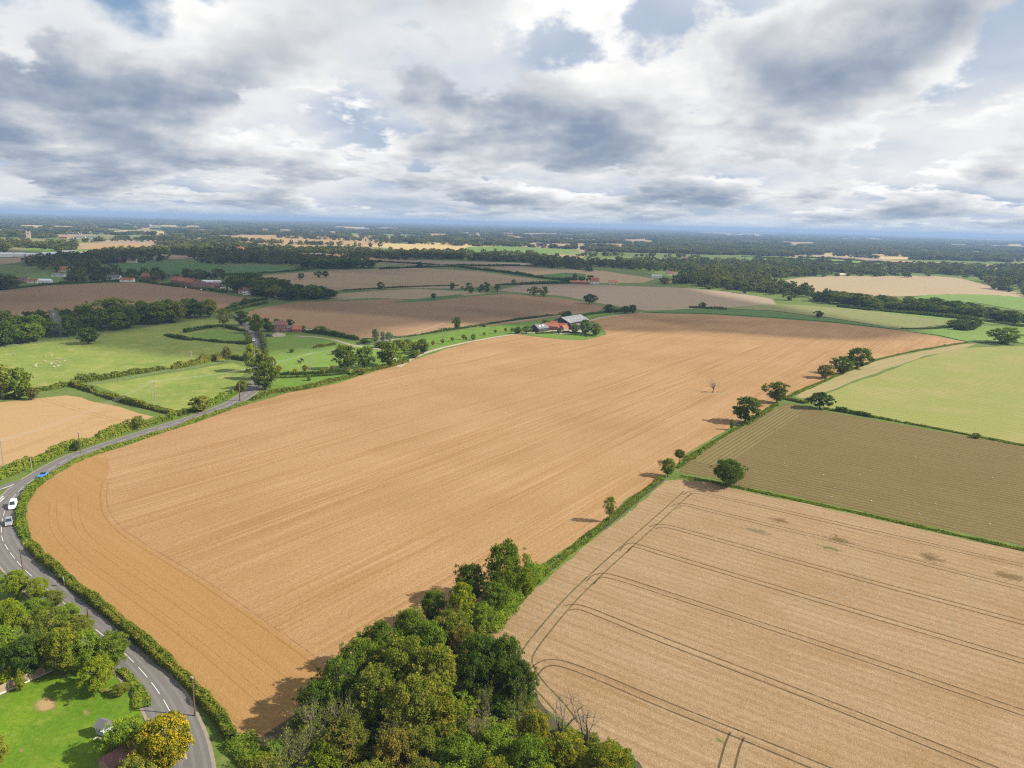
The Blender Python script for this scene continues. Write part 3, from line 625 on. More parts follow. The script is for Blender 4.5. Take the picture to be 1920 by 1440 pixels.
def leaves(pos, nrm, size, rng):
    """one small folded leaf spray per point"""
    n = len(pos)
    nrm = nrm + rng.normal(size=(n, 3)) * .75
    nrm /= np.linalg.norm(nrm, axis=1, keepdims=True)
    a = np.cross(nrm, rng.normal(size=(n, 3))); a /= np.linalg.norm(a, axis=1, keepdims=True) + 1e-9
    b = np.cross(nrm, a)
    s = size * rng.uniform(.45, 1.6, (n, 1)); q = rng.uniform(.45, .85, (n, 1))
    V = np.stack([pos - a * s, pos + b * s * q - nrm * s * .18, pos + a * s, pos - b * s * q - nrm * s * .18], 1).reshape(-1, 3)
    return V, np.arange(4 * n).reshape(n, 4)
def clump_crown(rng, H, R, base, n_clump, n_leaf, size, shape=1.0, lump=.36, sparse=0.0, flat=1.0):
    """crown of leafy clumps spread through an uneven dome"""
    zc_ = base + (H - base) * .5; hz_ = (H - base) * .5
    C = []; rad = []
    ga = math.pi * (3 - 5 ** .5)
    lob = rng.uniform(.55, 1.14, 7); ph = rng.uniform(0, 6.28)
    for i in range(n_clump):
        y = 1 - 2 * (i + .5) / n_clump; th = ga * i + rng.normal() * .3
        y = np.clip(y + rng.normal() * .08, -.98, .98); rr_ = math.sqrt(1 - y * y)
        k = lob[int((th + ph) % 6.283 / 6.284 * 7)] * rng.uniform(.82, 1.05)
        if y < -.3: k *= .9
        f = rng.uniform(.62, .90) if rng.random() < .78 else rng.uniform(.2, .55)
        r_c = R * lump * rng.uniform(.6, 1.35)
        if rng.random() < .16: f = rng.uniform(.92, 1.12); r_c *= .6
        prof = rr_ ** shape
        C.append((R * f * k * prof * math.cos(th) * 1.05, R * f * k * prof * math.sin(th) * 1.05, zc_ + hz_ * y * .80 * rng.uniform(.88, 1.08))); rad.append(r_c)
    C = np.array(C); rad = np.array(rad)
    C[:, 2] = np.minimum(C[:, 2], H * rng.uniform(.94, 1.05, len(C)) - rad * .75)
    C[:, 2] = np.maximum(C[:, 2], base * .6 + rad * .5)
    wts = rad ** 2; per = np.maximum(3, (n_leaf * wts / wts.sum()).astype(int))
    if sparse: per = np.maximum(2, (per * rng.uniform(1 - sparse, 1, len(per))).astype(int))
    idx = np.repeat(np.arange(len(C)), per)
    d = rng.normal(size=(len(idx), 3)); d /= np.linalg.norm(d, axis=1, keepdims=True)
    out = C[idx] - np.array((0, 0, zc_ - hz_ * .2)); out /= np.linalg.norm(out, axis=1, keepdims=True) + 1e-6
    d = d + out * .45 + np.array((0, 0, .35)); d /= np.linalg.norm(d, axis=1, keepdims=True)
    rr_ = rad[idx] * (1 - rng.random(len(idx)) ** 1.8 * .8)
    rr_ *= 1 + .25 * np.sin(d[:, 0] * 7 + idx) * np.sin(d[:, 1] * 6 + idx * 2)
    pos = C[idx] + d * rr_[:, None] * np.array((1, 1, .78 * flat))
    pos[:, 2] = np.maximum(pos[:, 2], .15)
    return C, rad, leaves(pos, d * .9 + np.array((0, 0, .3)), size, rng)
def limb(mb, rng, p, q, r0, r1, n=5, seg=4, bend=.12):
    p, q = np.array(p, float), np.array(q, float); L_ = np.linalg.norm(q - p)
    pts = []
    for i in range(seg + 1):
        f = i / seg; x = p + (q - p) * f
        if 0 < i < seg: x = x + rng.normal(size=3) * L_ * bend * math.sin(math.pi * f)
        x[2] += L_ * .08 * math.sin(math.pi * f); pts.append(x)
    mb.tube(pts, [r0 + (r1 - r0) * i / seg for i in range(seg + 1)], n)
    return pts
def bare(mb, rng, p, d, L_, r, depth, n=5, up=.15, spread=.55):
    """branching bare wood"""
    d = d / np.linalg.norm(d); pts = [p]; x = p.copy(); dd = d.copy(); seg = 3
    for i in range(seg):
        dd = dd + rng.normal(size=3) * .16; dd[2] += up * .3; dd /= np.linalg.norm(dd)
        x = x + dd * L_ / seg; pts.append(x.copy())
    mb.tube(pts, [r * (1 - .5 * i / seg) for i in range(seg + 1)], n if depth > 1 else 3)
    if depth <= 0: return
    k = rng.integers(2, 4) if depth > 1 else rng.integers(2, 5)
    for j in range(k):
        q = pts[rng.integers(1, seg + 1)] if j else pts[-1]
        nd = dd + rng.normal(size=3) * spread; nd[2] += up
        bare(mb, rng, q, nd, L_ * rng.uniform(.6, .82), r * .5, depth - 1, max(3, n - 1), up, spread)
PROTO = {}
def proto(kind, lod, seed):
    """a tree of 10 m height and 10 m spread: trunk mesh and crown mesh"""
    key = (kind, lod, seed)
    if key in PROTO: return PROTO[key]
    rng = np.random.default_rng(abs(hash((kind, lod, seed, 'x'))) % 2 ** 31 if False else sum(map(ord, kind)) * 131 + lod * 17 + seed * 977)
    nl, sz, nc = {0: (19000, .135, 170), 1: (3400, .32, 60), 2: (420, .80, 18)}[lod]
    tb = MB(); leafk = kind; crown = None; wood = BARK
    base = .9; shape = .9; lump = {0: .185, 1: .26, 2: .34}[lod]; Rr = 4.7; sparse = 0.25
    if kind in ('bare', 'dead', 'deadfork'):
        wood = PALE if kind == 'bare' else DEAD
        tr = MB(); tr.tube([(0, 0, 0), (.05, 0, .8), (0, .1, 1.9)], [.42, .3, .25], 7)
        br = MB()
        if kind == 'dead':
            for a_ in (.3, 2.2, 4.2): bare(br, rng, np.array((0, .1, 1.8)), np.array((math.cos(a_) * .7, math.sin(a_) * .7, 1.3)), 3.3, .26, 4, 5, .12, .6)
        else:
            for a_ in np.arange(6) * 1.05 + rng.random(): bare(br, rng, np.array((0, .1, 1.2 + rng.random())), np.array((math.cos(a_) * .55, math.sin(a_) * .55, 1.2)), 2.9, .13, 5 if lod == 0 else 4, 5, .16, .45)
        tm = mesh_from('trunk', tr.V, tr.F, wood, smooth=True); cm = mesh_from('branches', br.V, br.F, wood)
        if kind == 'bare':      # a few leaves still hang on
            pv = np.array(br.V)[rng.integers(0, len(br.V), 900 if lod == 0 else 250)] + rng.normal(size=(900 if lod == 0 else 250, 3)) * .2
            V, F = leaves(pv, rng.normal(size=pv.shape), sz, rng)
            n0 = len(br.V); F2 = [tuple(f) for f in br.F] + [tuple(f + n0) for f in F]
            cm = mesh_from('branches', np.r_[np.array(br.V), V], F2, [wood, LEAF['olive']], midx=[0] * len(br.F) + [1] * len(F))
        PROTO[key] = (tm, cm, 'branches'); return PROTO[key]
    if kind == 'ash':
        leafk = 'olive'; sparse = .6; nl = int(nl * .55); wood = PALE; base = 2.2
    if kind == 'bush': leafk = 'hedge'; base = 0.3
    if kind == 'bushgreen': leafk = 'green'; base = 0.3
    if kind == 'bushlime': leafk = 'lime'; base = 0.3
    if kind == 'bushdark': leafk = 'dark'; base = 0.2
    if kind == 'poplar': leafk = 'green'; base = 1.0; shape = .6; Rr = 4.4
    if kind == 'conifer': leafk = 'lime'; base = .3
    if kind == 'young': leafk = 'gold'; base = 2.2
    if kind == 'younggreen': leafk = 'lime'; base = 2.4
    if kind == 'willow': base = 1.0
    if kind == 'pollard': leafk = 'olive'; base = 4.0
    if kind == 'golden': leafk = 'gold'; base = 1.5; nl = int(nl * 1.1)
    C, rad, (V, F) = clump_crown(rng, 10.0, Rr, base, nc, nl, sz, shape, lump, sparse)
    if kind == 'conifer':
        V[:, :2] *= np.clip(1.25 - V[:, 2:3] / 10.0, .1, 1.2)
    n_l = {0: 12, 1: 6, 2: 3}[lod]
    th = (.34 if lod < 2 else .42)
    tb.tube([(0, 0, 0), (.08, .05, base * .6 + .4), (-.05, .1, base + 1.6), (.1, 0, 6.2), (.05, .05, 8.2)], [th, th * .78, th * .66, th * .34, th * .12], 7 if lod < 2 else 5)
    order = rng.permutation(len(C))[:n_l]
    for i in order:
        z0 = min(base + rng.uniform(.2, 2.5), C[i][2] * .8)
        limb(tb, rng, (0, 0.05, z0), C[i], th * .42, th * .10, 5 if lod == 0 else 4, 4 if lod == 0 else 2)
    tm = mesh_from('trunk', tb.V, tb.F, wood, smooth=True)
    cm = mesh_from('crown', V, F, LEAF.get(leafk, LEAF['green']))
    PROTO[key] = (tm, cm, 'crown'); return PROTO[key]
TR = random.Random(11)
def tree(p, h, wd, kind, label, group=None, name='tree', seed=None, lod=None, cat='tree', z=0.0):
    d = math.hypot(p[0], p[1])
    if lod is None: lod = 0 if d < 260 else (1 if d < 760 else 2)
    nv = {0: 2, 1: 3, 2: 3}[lod]
    tm, cm, cn = proto(kind, lod, TR.randrange(nv) if seed is None else seed)
    e = empty(name, p, z, TR.uniform(0, 6.28), (wd / 10 * TR.uniform(.95, 1.05), wd / 10 * TR.uniform(.95, 1.05), h / 10))
    tag(e, label, cat, group)
    link(bpy.data.objects.new('trunk', tm), e)
    link(bpy.data.objects.new(cn, cm), e)
    return e
def inside(P, q):
    c = False
    for (x0, y0), (x1, y1) in zip(P, P[1:] + P[:1]):
        if (y0 > q[1]) != (y1 > q[1]) and q[0] < (x1 - x0) * (q[1] - y0) / (y1 - y0) + x0: c = not c
    return c
def fill_px(px, spacing, rnd, edge=1.0):
    P = [tuple(gp(*p)) for p in px]; xs = [p[0] for p in P]; ys = [p[1] for p in P]; out = []
    y = min(ys)
    row = 0
    while y < max(ys):
        x = min(xs) + (row % 2) * spacing * .5
        while x < max(xs):
            q = (x + rnd.uniform(-.38, .38) * spacing, y + rnd.uniform(-.38, .38) * spacing)
            if inside(P, q): out.append(q)
            x += spacing
        y += spacing * .87; row += 1
    return out
def tree_px(u, v, wpx, hpx, kind, label, group=None, name='tree', **kw):
    p = gp(u, v); m_ = scale_at(p)
    return tree(p, max(.6, height_m(u, v, v - hpx)) * 1.04, wpx * m_ * 1.2, kind, label, group, name, **kw)
def tree_crown(u, v, h, wd, kind, label, group=None, name='tree', **kw):
    """placed by the middle of its crown, which stands about six tenths of the way up"""
    return tree(gp(u, v, h * .62), h, wd, kind, label, group, name, **kw)

# ---- the copse at the bottom, tree by tree
CG = 'trees of the copse between the two big fields'
for u, v, h, wd, k, lab, *nm in [
 (948, 1058, 14.5, 11, 'oak', 'tallest dark oak at the far end of the copse'),
 (882, 1085, 9.5, 9, 'oak', 'rounded oak just left of the tallest tree in the copse'),
 (988, 1085, 7.5, 5, 'bushlime', 'yellow-green shrub on the ditch side of the tallest oak'),
 (928, 1112, 8, 7, 'green', 'mid-green tree below the tallest oak of the copse'),
 (868, 1128, 11, 7.5, 'lime', 'yellow-green sparse tree with a pale trunk in the narrow part of the copse'),
 (812, 1132, 8, 7.5, 'oak', 'low spreading oak on the field side beside the pale-trunked tree'),
 (905, 1152, 7, 6.5, 'green', 'green tree beside the ditch, below the yellow-green one'),
 (848, 1172, 8, 8, 'olive', 'olive-leaved tree in the neck of the copse'),
 (768, 1172, 9, 9, 'oak', 'broad oak leading the left edge of the wide part of the copse'),
 (712, 1200, 10, 9, 'oak', 'oak on the left edge above the dark shadow'),
 (806, 1198, 9, 8, 'green', 'bright mid-green tree at the top of the wide copse'),
 (868, 1200, 6.5, 6.5, 'russet', 'small orange-tinged tree at the top of the wide copse'),
 (676, 1236, 11, 9, 'oak', 'heavy oak on the left flank of the copse'),
 (634, 1272, 11, 9, 'dark', 'dark tree bulging from the left flank of the copse'),
 (752, 1240, 12, 11, 'olive', 'large olive-brown crown in the middle of the copse'),
 (822, 1258, 13, 10, 'olive', 'tall olive crown left of the dark pair'),
 (898, 1236, 12, 10, 'dark', 'left one of the two dark crowns on the stubble side'),
 (945, 1236, 12, 9, 'dark', 'right one of the two dark crowns on the stubble side'),
 (978, 1276, 9, 7, 'dark', 'small dark crown reaching towards the tramlines'),
 (594, 1310, 9, 7, 'dark', 'dark low tree next to the bare grey trees'),
 (700, 1296, 11, 9, 'olive', 'shaded olive crown in the left middle of the copse'),
 (778, 1316, 12, 10, 'olive', 'big central olive crown above the brown one'),
 (836, 1342, 9.5, 8.5, 'ochre', 'brown-gold crown in the lower middle of the copse'),
 (686, 1326, 6, 4.5, 'bushlime', 'small vivid green sapling among dark trees'),
 (908, 1318, 11, 6, 'bare', 'leafless grey tree against the dark pair'),
 (972, 1322, 11, 6, 'bare', 'leafless grey tree at the stubble edge of the copse'),
 (594, 1345, 9, 8, 'bare', 'pale leafless tree on the left corner above the shadow'),
 (556, 1400, 9, 8, 'bare', 'pale leafless tree nearest the headland corner'),
 (640, 1352, 10, 7, 'bare', 'leafless grey crown behind the rust coloured one'),
 (735, 1366, 9, 6, 'bare', 'thin leafless crown in the lower middle of the copse'),
 (905, 1378, 8.5, 6, 'bare', 'leafless crown between the green ones at the bottom'),
 (520, 1428, 8, 7, 'bare', 'leafless scrub tree nearest the tall hedge'),
 (652, 1388, 9, 9, 'russet', 'rust coloured crown right of the pale leafless trees'),
 (612, 1424, 7, 6.5, 'lime', 'lime green crown at the bottom, below the pale leafless trees'),
 (494, 1436, 5, 5, 'bushlime', 'bright lime bush at the lower left tip of the copse'),
 (738, 1408, 9, 9, 'russet', 'rusty olive crown at the bottom of the copse'),
 (798, 1400, 9, 8, 'olive', 'olive crown at the bottom centre of the copse'),
 (864, 1420, 9, 9, 'green', 'green crown at the bottom centre of the copse'),
 (932, 1396, 8, 8, 'green', 'green crown below the leafless tree'),
 (1002, 1364, 8, 6, 'ochre', 'pointed ochre crown below the tramline bend'),
 (988, 1424, 9, 8, 'green', 'green crown right of the bottom centre'),
 (1062, 1412, 8, 8, 'ochre', 'ochre crown under the dead grey trees'),
 (1134, 1434, 8, 8, 'ochre', 'yellow-ochre crown at the right tip of the copse'),
 (1104, 1348, 9, 9, 'dead', 'dead forked tree standing at the stubble corner'),
 (1052, 1340, 8, 7, 'dead', 'dead leaning tree left of the forked one'),
 (930, 1462, 8, 8, 'ochre', 'yellowing crown cut by the bottom edge near the centre'),
 (1030, 1478, 8, 8, 'lime', 'lime crown cut by the bottom edge right of centre'),
 (690, 1470, 8, 8, 'olive', 'olive crown cut by the bottom edge left of centre'),
 (800, 1474, 9, 9, 'russet', 'rusty crown cut by the bottom edge'),
 (1190, 1484, 7, 7, 'ochre', 'last ochre crown cut by the bottom edge'),
 (570, 1478, 7, 7, 'green', 'green crown cut by the bottom edge beside the lime one')]:
    tree_crown(u, v, h, wd, k, lab, CG, 'copse_tree')
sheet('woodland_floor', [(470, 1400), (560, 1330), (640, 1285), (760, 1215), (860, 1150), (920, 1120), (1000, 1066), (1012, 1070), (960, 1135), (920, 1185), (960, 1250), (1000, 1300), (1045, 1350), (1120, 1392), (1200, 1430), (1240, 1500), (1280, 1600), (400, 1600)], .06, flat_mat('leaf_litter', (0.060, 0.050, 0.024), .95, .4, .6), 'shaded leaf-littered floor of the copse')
ur = random.Random(31)
for q in fill_px([(560, 1345), (700, 1260), (800, 1210), (880, 1165), (905, 1190), (960, 1260), (1010, 1330), (1060, 1372), (1150, 1420), (1230, 1520), (500, 1520), (500, 1420)], 4.6, ur):
    tree(q, ur.uniform(1.8, 4.2), ur.uniform(3.4, 5.6), ur.choice(['bushgreen', 'bush', 'bushlime', 'bush', 'bushgreen']), 'bush in the undergrowth beneath the copse trees', 'undergrowth of the copse', 'bush', lod=1, cat='bush')
# ---- garden trees
GG = 'trees and shrubs around the garden by the road'
for u, v, h, wd, k, lab in [
 (30, 1088, 6, 6.5, 'lime', 'yellow-green shrub beside the road pole'), (70, 1098, 5, 5, 'bushlime', 'bright shrub leaning over the road at the pole'),
 (14, 1150, 8, 7, 'lime', 'lime green tree on the left edge above the garden'), (2, 1205, 9, 7, 'green', 'green tree at the left edge beside the fence'),
 (84, 1172, 9, 9, 'olive', 'large olive tree behind the fence'), (112, 1212, 9, 9, 'ochre', 'dark tree with ochre tints behind the fence'),
 (50, 1222, 8, 8, 'dark', 'shaded dark tree left of the ochre one'), (162, 1210, 8, 8, 'green', 'green tree between the fence and the road'),
 (207, 1212, 7.5, 7, 'oak', 'dark green tree overhanging the road edge'), (184, 1256, 7, 7, 'lime', 'vivid yellow-green tree at the lawn corner'),
 (128, 1146, 4.5, 6, 'bushgreen', 'green shrub on the roadside bank'), (96, 1120, 4, 6, 'bush', 'brownish shrub on the roadside bank'),
 (152, 1168, 4, 6, 'bush', 'brushy shrub beside the second road pole'), (36, 1268, 4.5, 2.6, 'conifer', 'small lime conifer behind the fence'),
 (308, 1386, 9.5, 9.2, 'golden', 'golden autumn tree hanging over the road'), (232, 1376, 6.5, 7.5, 'green', 'green tree beside the playhouse'),
 (-14, 1408, 7, 6, 'ash', 'grey-green tree cut by the left edge of the lawn'), (258, 1448, 6, 7, 'olive', 'dark tree over the red shed'),
 (60, 1140, 5, 6, 'bushgreen', 'green shrub bank below the road bend'), (225, 1290, 2.2, 3.5, 'bush', 'low scrub along the lawn edge')]:
    tree_crown(u, v, h, wd, k, lab, GG, 'garden_tree')

# ================================================================== HEDGES
HR = np.random.default_rng(21)
def hedge(px, h, wd, mat, label, group='hedges between the fields', name='hedge', rough=.36, cover=1.0, cat='hedge', core=True):
    P = smooth_line([gp(*p) for p in px], 1)
    d = np.mean([np.hypot(*p) for p in P]); ls = max(.16, d * .0011)
    P = resample(P, max(.6, ls * 2)); P = np.array(P)
    T = np.gradient(P, axis=0); T /= np.linalg.norm(T, axis=1, keepdims=True) + 1e-9
    Nn = np.stack([-T[:, 1], T[:, 0]], 1)
    seglen = np.linalg.norm(np.diff(P, axis=0), axis=1); L_ = seglen.sum()
    def swell():
        x = HR.normal(size=len(P) + 60); k1 = np.hanning(31); k2 = np.hanning(9)
        return (.75 * np.convolve(x, k1 / np.sqrt((k1 ** 2).sum()), 'same') + .45 * np.convolve(HR.normal(size=len(P) + 60), k2 / np.sqrt((k2 ** 2).sum()), 'same'))[30:-30]
    hv = h * (1 + rough * swell()).clip(.4, 1.9)
    wv = wd * (1 + rough * .6 * swell()).clip(.6, 1.5)
    n = int(min(26000, L_ * (2 * h + wd) / (ls * ls * 1.05) * cover))
    i = HR.integers(0, len(P) - 1, n); f = HR.random(n)
    ctr = P[i] + (P[i + 1] - P[i]) * f[:, None]
    th = HR.uniform(-.12, math.pi + .12, n); k = 1 - HR.random(n) ** 2 * .4
    lx = np.sign(np.cos(th)) * np.abs(np.cos(th)) ** .6 * wv[i] / 2 * k; lz = np.abs(np.sin(th)) ** .6 * hv[i] * k
    pos = np.c_[ctr + Nn[i] * lx[:, None], np.maximum(lz, .1)]
    nr = np.c_[Nn[i] * np.cos(th)[:, None], np.sin(th)]
    V, F = leaves(pos, nr, ls, HR)
    F = [tuple(q) for q in F]; V = list(map(tuple, V))
    if core:
        b = len(V)
        for j in range(len(P)):
            for sx, sz in ((-.32, 0), (-.30, .62), (.30, .62), (.32, 0)):
                q = P[j] + Nn[j] * sx * wv[j]; V.append((q[0], q[1], sz * hv[j]))
        for j in range(len(P) - 1):
            for c_ in range(3): F.append((b + 4 * j + c_, b + 4 * j + 4 + c_, b + 4 * j + 5 + c_, b + 4 * j + 1 + c_))
    o = mobj(name, np.array(V), F, LEAF[mat])
    return tag(o, label, cat, group)
HB = [(436, 1392), (415, 1352), (385, 1318), (352, 1282), (318, 1250), (285, 1222), (250, 1193), (222, 1167), (192, 1142), (160, 1118), (132, 1094), (108, 1074), (84, 1054), (62, 1032)]
hedge(HB, 1.9, 2.0, 'hedge', 'tall brownish hedge between the road and the headland')
hedge([(60, 1030), (48, 1010), (40, 990), (38, 970), (42, 948), (50, 933), (62, 916), (76, 904)], 1.3, 2.2, 'weeds', 'yellow-green hedge on the inside of the sharp bend')
hedge([(80, 901), (110, 881), (150, 861), (190, 847), (240, 831), (300, 811), (360, 792), (420, 771), (462, 755)], .75, 2.6, 'weeds', 'weedy bank between the upper road and the big field', rough=.5)
hedge([(-20, 905), (20, 890), (50, 880), (72, 868), (110, 850), (150, 838), (200, 822), (250, 804), (300, 790), (328, 783)], 2.3, 3.2, 'weeds', 'thick hedge between the pale field and the upper road')
hedge([(136, 722), (170, 734), (205, 745), (245, 758), (290, 768), (330, 778), (345, 779)], 2.8, 3.0, 'hedge', 'dark diagonal hedge behind the pale field')
hedge([(14, 749), (60, 738), (100, 729), (136, 722)], 2.6, 3.0, 'hedge', 'hedge running left from the corner of the pale field')
hedge([(142, 719), (190, 712), (240, 703), (285, 697), (308, 691)], 2.8, 2.8, 'hedge', 'long trimmed hedge between the two pastures, left piece')
hedge([(322, 692), (350, 687), (385, 680), (420, 672), (432, 671)], 2.8, 2.8, 'hedge', 'trimmed hedge between the two pastures, piece nearer the road')
hedge([(432, 672), (450, 675), (466, 677)], 2.8, 2.8, 'dark', 'short dark hedge joining the roadside trees')
hedge([(340, 777), (370, 768), (400, 757), (430, 744), (452, 730), (458, 722)], 2.2, 2.6, 'green', 'green roadside hedge below the utility poles')
hedge([(311, 628), (328, 634), (358, 638), (362, 638)], 2.2, 3, 'dark', 'dark hedge end at the paddock corner')
hedge([(366, 637), (400, 641), (440, 644), (464, 646)], 2.2, 2.4, 'dark', 'straight dark hedge along the front of the paddock')
hedge([(346, 624), (375, 618), (405, 612), (418, 613)], 2.4, 3, 'dark', 'dark hedge along the back of the paddock')
hedge([(420, 613), (440, 618), (458, 622)], 2.0, 2.4, 'dark', 'dark hedge from the bare willow to the road')
hedge([(462, 625), (468, 635), (470, 645)], 2.0, 2.2, 'hedge', 'short hedge beside the road at the paddock')
hedge([(487, 627), (493, 642), (498, 660), (503, 680), (508, 698)], 2.4, 2.4, 'hedge', 'hedge on the right side of the straight road')
hedge([(516, 704), (560, 703), (610, 700), (650, 697)], 1.3, 1.6, 'dark', 'upper one of the two clipped orchard hedges')
hedge([(514, 709), (560, 708), (610, 705), (655, 701)], 1.1, 1.4, 'dark', 'lower one of the two clipped orchard hedges')
hedge([(505, 738), (540, 735), (580, 728), (620, 717), (655, 708), (690, 697), (725, 689), (765, 679)], 1.7, 2.6, 'hedge', 'scrubby hedge along the top left edge of the big field', rough=.4)
hedge([(588, 653), (605, 650), (628, 646)], 2.0, 2.6, 'hedge', 'short thick hedge alone in the meadow')
hedge([(500, 741), (470, 752), (480, 748)], 1.5, 2.2, 'hedge', 'low scrub under the roadside oak')
hedge([(566, 622), (600, 626), (640, 632), (672, 638)], 2.4, 2.4, 'dark', 'dark hedge between the meadow and the brown field')
hedge([(735, 636), (780, 629), (840, 620), (900, 611), (960, 602), (1020, 594), (1052, 590)], 1.4, 2.0, 'dark', 'thin hedge along the bottom of the brown field')
hedge([(1075, 595), (1110, 589), (1150, 585), (1190, 584)], 2.2, 3.0, 'dark', 'thick hedge behind the farm')
hedge([(1005, 626), (1030, 625), (1060, 623), (1090, 626), (1112, 629)], 1.2, 1.4, 'dark', 'clipped dark hedge between the farm yard and its paddock')
hedge([(1468, 748), (1490, 752), (1512, 757)], 1.6, 2.4, 'hedge', 'low scrub between the two trees at the field corner')
hedge([(1566, 770), (1590, 774), (1612, 778), (1632, 782)], 2.0, 2.2, 'dark', 'short dark hedge along the edge of the sown field')
hedge([(1010, 1068), (985, 1098), (955, 1128), (925, 1160), (905, 1182)], 2.6, 5.0, 'green', 'brambles between the copse and the ditch', rough=.5, cat='bramble', name='bramble')
hedge([(1240, 897), (1215, 916), (1180, 944), (1140, 978), (1100, 1009), (1060, 1040), (1030, 1063)], .5, 2.2, 'weeds', 'rough grass along the ditch margin', rough=.6, cat='rough grass', name='rough_grass', core=False)
hedge([(1275, 893), (1330, 903), (1400, 918), (1500, 939), (1600, 960), (1750, 994), (1930, 1034)], .4, 1.6, 'weeds', 'grass baulk between stubble and drilled field', rough=.5, cat='rough grass', name='rough_grass', core=False)
hedge([(480, 1440), (462, 1410), (446, 1388)], 1.2, 4.0, 'weeds', 'tangle of weeds at the foot of the tall hedge', rough=.5)
hedge([(-10, 1290), (8, 1284), (24, 1278)], 1.8, 1.6, 'lime', 'clipped lime green hedge behind the garden fence')
hedge([(268, 1330), (262, 1300), (245, 1275), (225, 1258)], .7, 2.6, 'weeds', 'rough bank between the lawn and the road', rough=.5)
hedge([(1270, 878), (1310, 848), (1360, 816), (1410, 788), (1458, 758)], .6, 2.4, 'weeds', 'rough grass and scrub between the big field and the drilled field', rough=.7, cat='rough grass', name='rough_grass', core=False)
hedge([(1470, 748), (1520, 726), (1575, 702), (1645, 674), (1720, 657), (1815, 642)], .5, 2.0, 'weeds', 'rough grass between the big field and the grass track', rough=.7, cat='rough grass', name='rough_grass', core=False)
hedge([(1545, 767), (1640, 783), (1750, 803), (1920, 836)], .5, 2.0, 'weeds', 'rough grass between the sown and the drilled field', rough=.7, cat='rough grass', name='rough_grass', core=False)
# hedges further off
for px, h_, w_, lab in [
 ([(380, 519), (440, 516), (520, 511), (590, 505)], 3, 4, 'long hedge along the bottom of the dark green field'),
 ([(712, 505), (760, 503), (800, 501), (850, 500)], 3, 4, 'dark hedge at the top of the tan field'),
 ([(850, 500), (900, 506), (960, 513), (1010, 521), (1080, 529)], 4, 5, 'dark hedge slanting down across the tan fields'),
 ([(690, 490), (760, 494), (850, 499), (1000, 499)], 2.5, 4, 'thin hedge under the grey-brown field'),
 ([(930, 535), (990, 533), (1080, 531)], 2.5, 3, 'low hedge left of the white-gabled house'),
 ([(1570, 575), (1640, 583), (1740, 592), (1830, 601), (1920, 613)], 3, 5, 'scrub line below the wooded belt'),
 ([(0, 544), (60, 537), (110, 533), (200, 529), (255, 528)], 2.5, 3, 'dark hedge at the top of the shaded brown field'),
 ([(262, 528), (300, 534), (360, 541), (425, 549)], 2.5, 3, 'dark hedge in front of the village houses'),
 ([(425, 580), (450, 571), (480, 565), (500, 562)], 2.0, 3, 'hedge along the lane into the village'),
 ([(430, 585), (460, 577), (500, 568)], 2.0, 3, 'second hedge along the lane into the village'),
 ([(1060, 501), (1090, 506), (1110, 509)], 3, 4, 'dark hedge near the bent tree'),
 ([(1390, 482), (1470, 486), (1560, 492), (1660, 501)], 4, 5, 'first dark hedge across the sunlit green fields'),
 ([(1500, 483), (1600, 488), (1700, 497)], 4, 5, 'second dark hedge across the sunlit green fields'),
 ([(640, 545), (720, 541), (800, 537), (860, 536)], 1.4, 2.5, 'thin green hedge along the bottom of the tan field'),
 ([(1292, 577), (1330, 579), (1362, 581)], 1.6, 2.0, 'low hedge beside the lone round bush'),
 ([(1690, 617), (1740, 617), (1790, 614)], 1.5, 2.0, 'low bank below the straw-olive field')]:
    hedge(px, h_, w_, 'dark', lab, 'distant hedges')

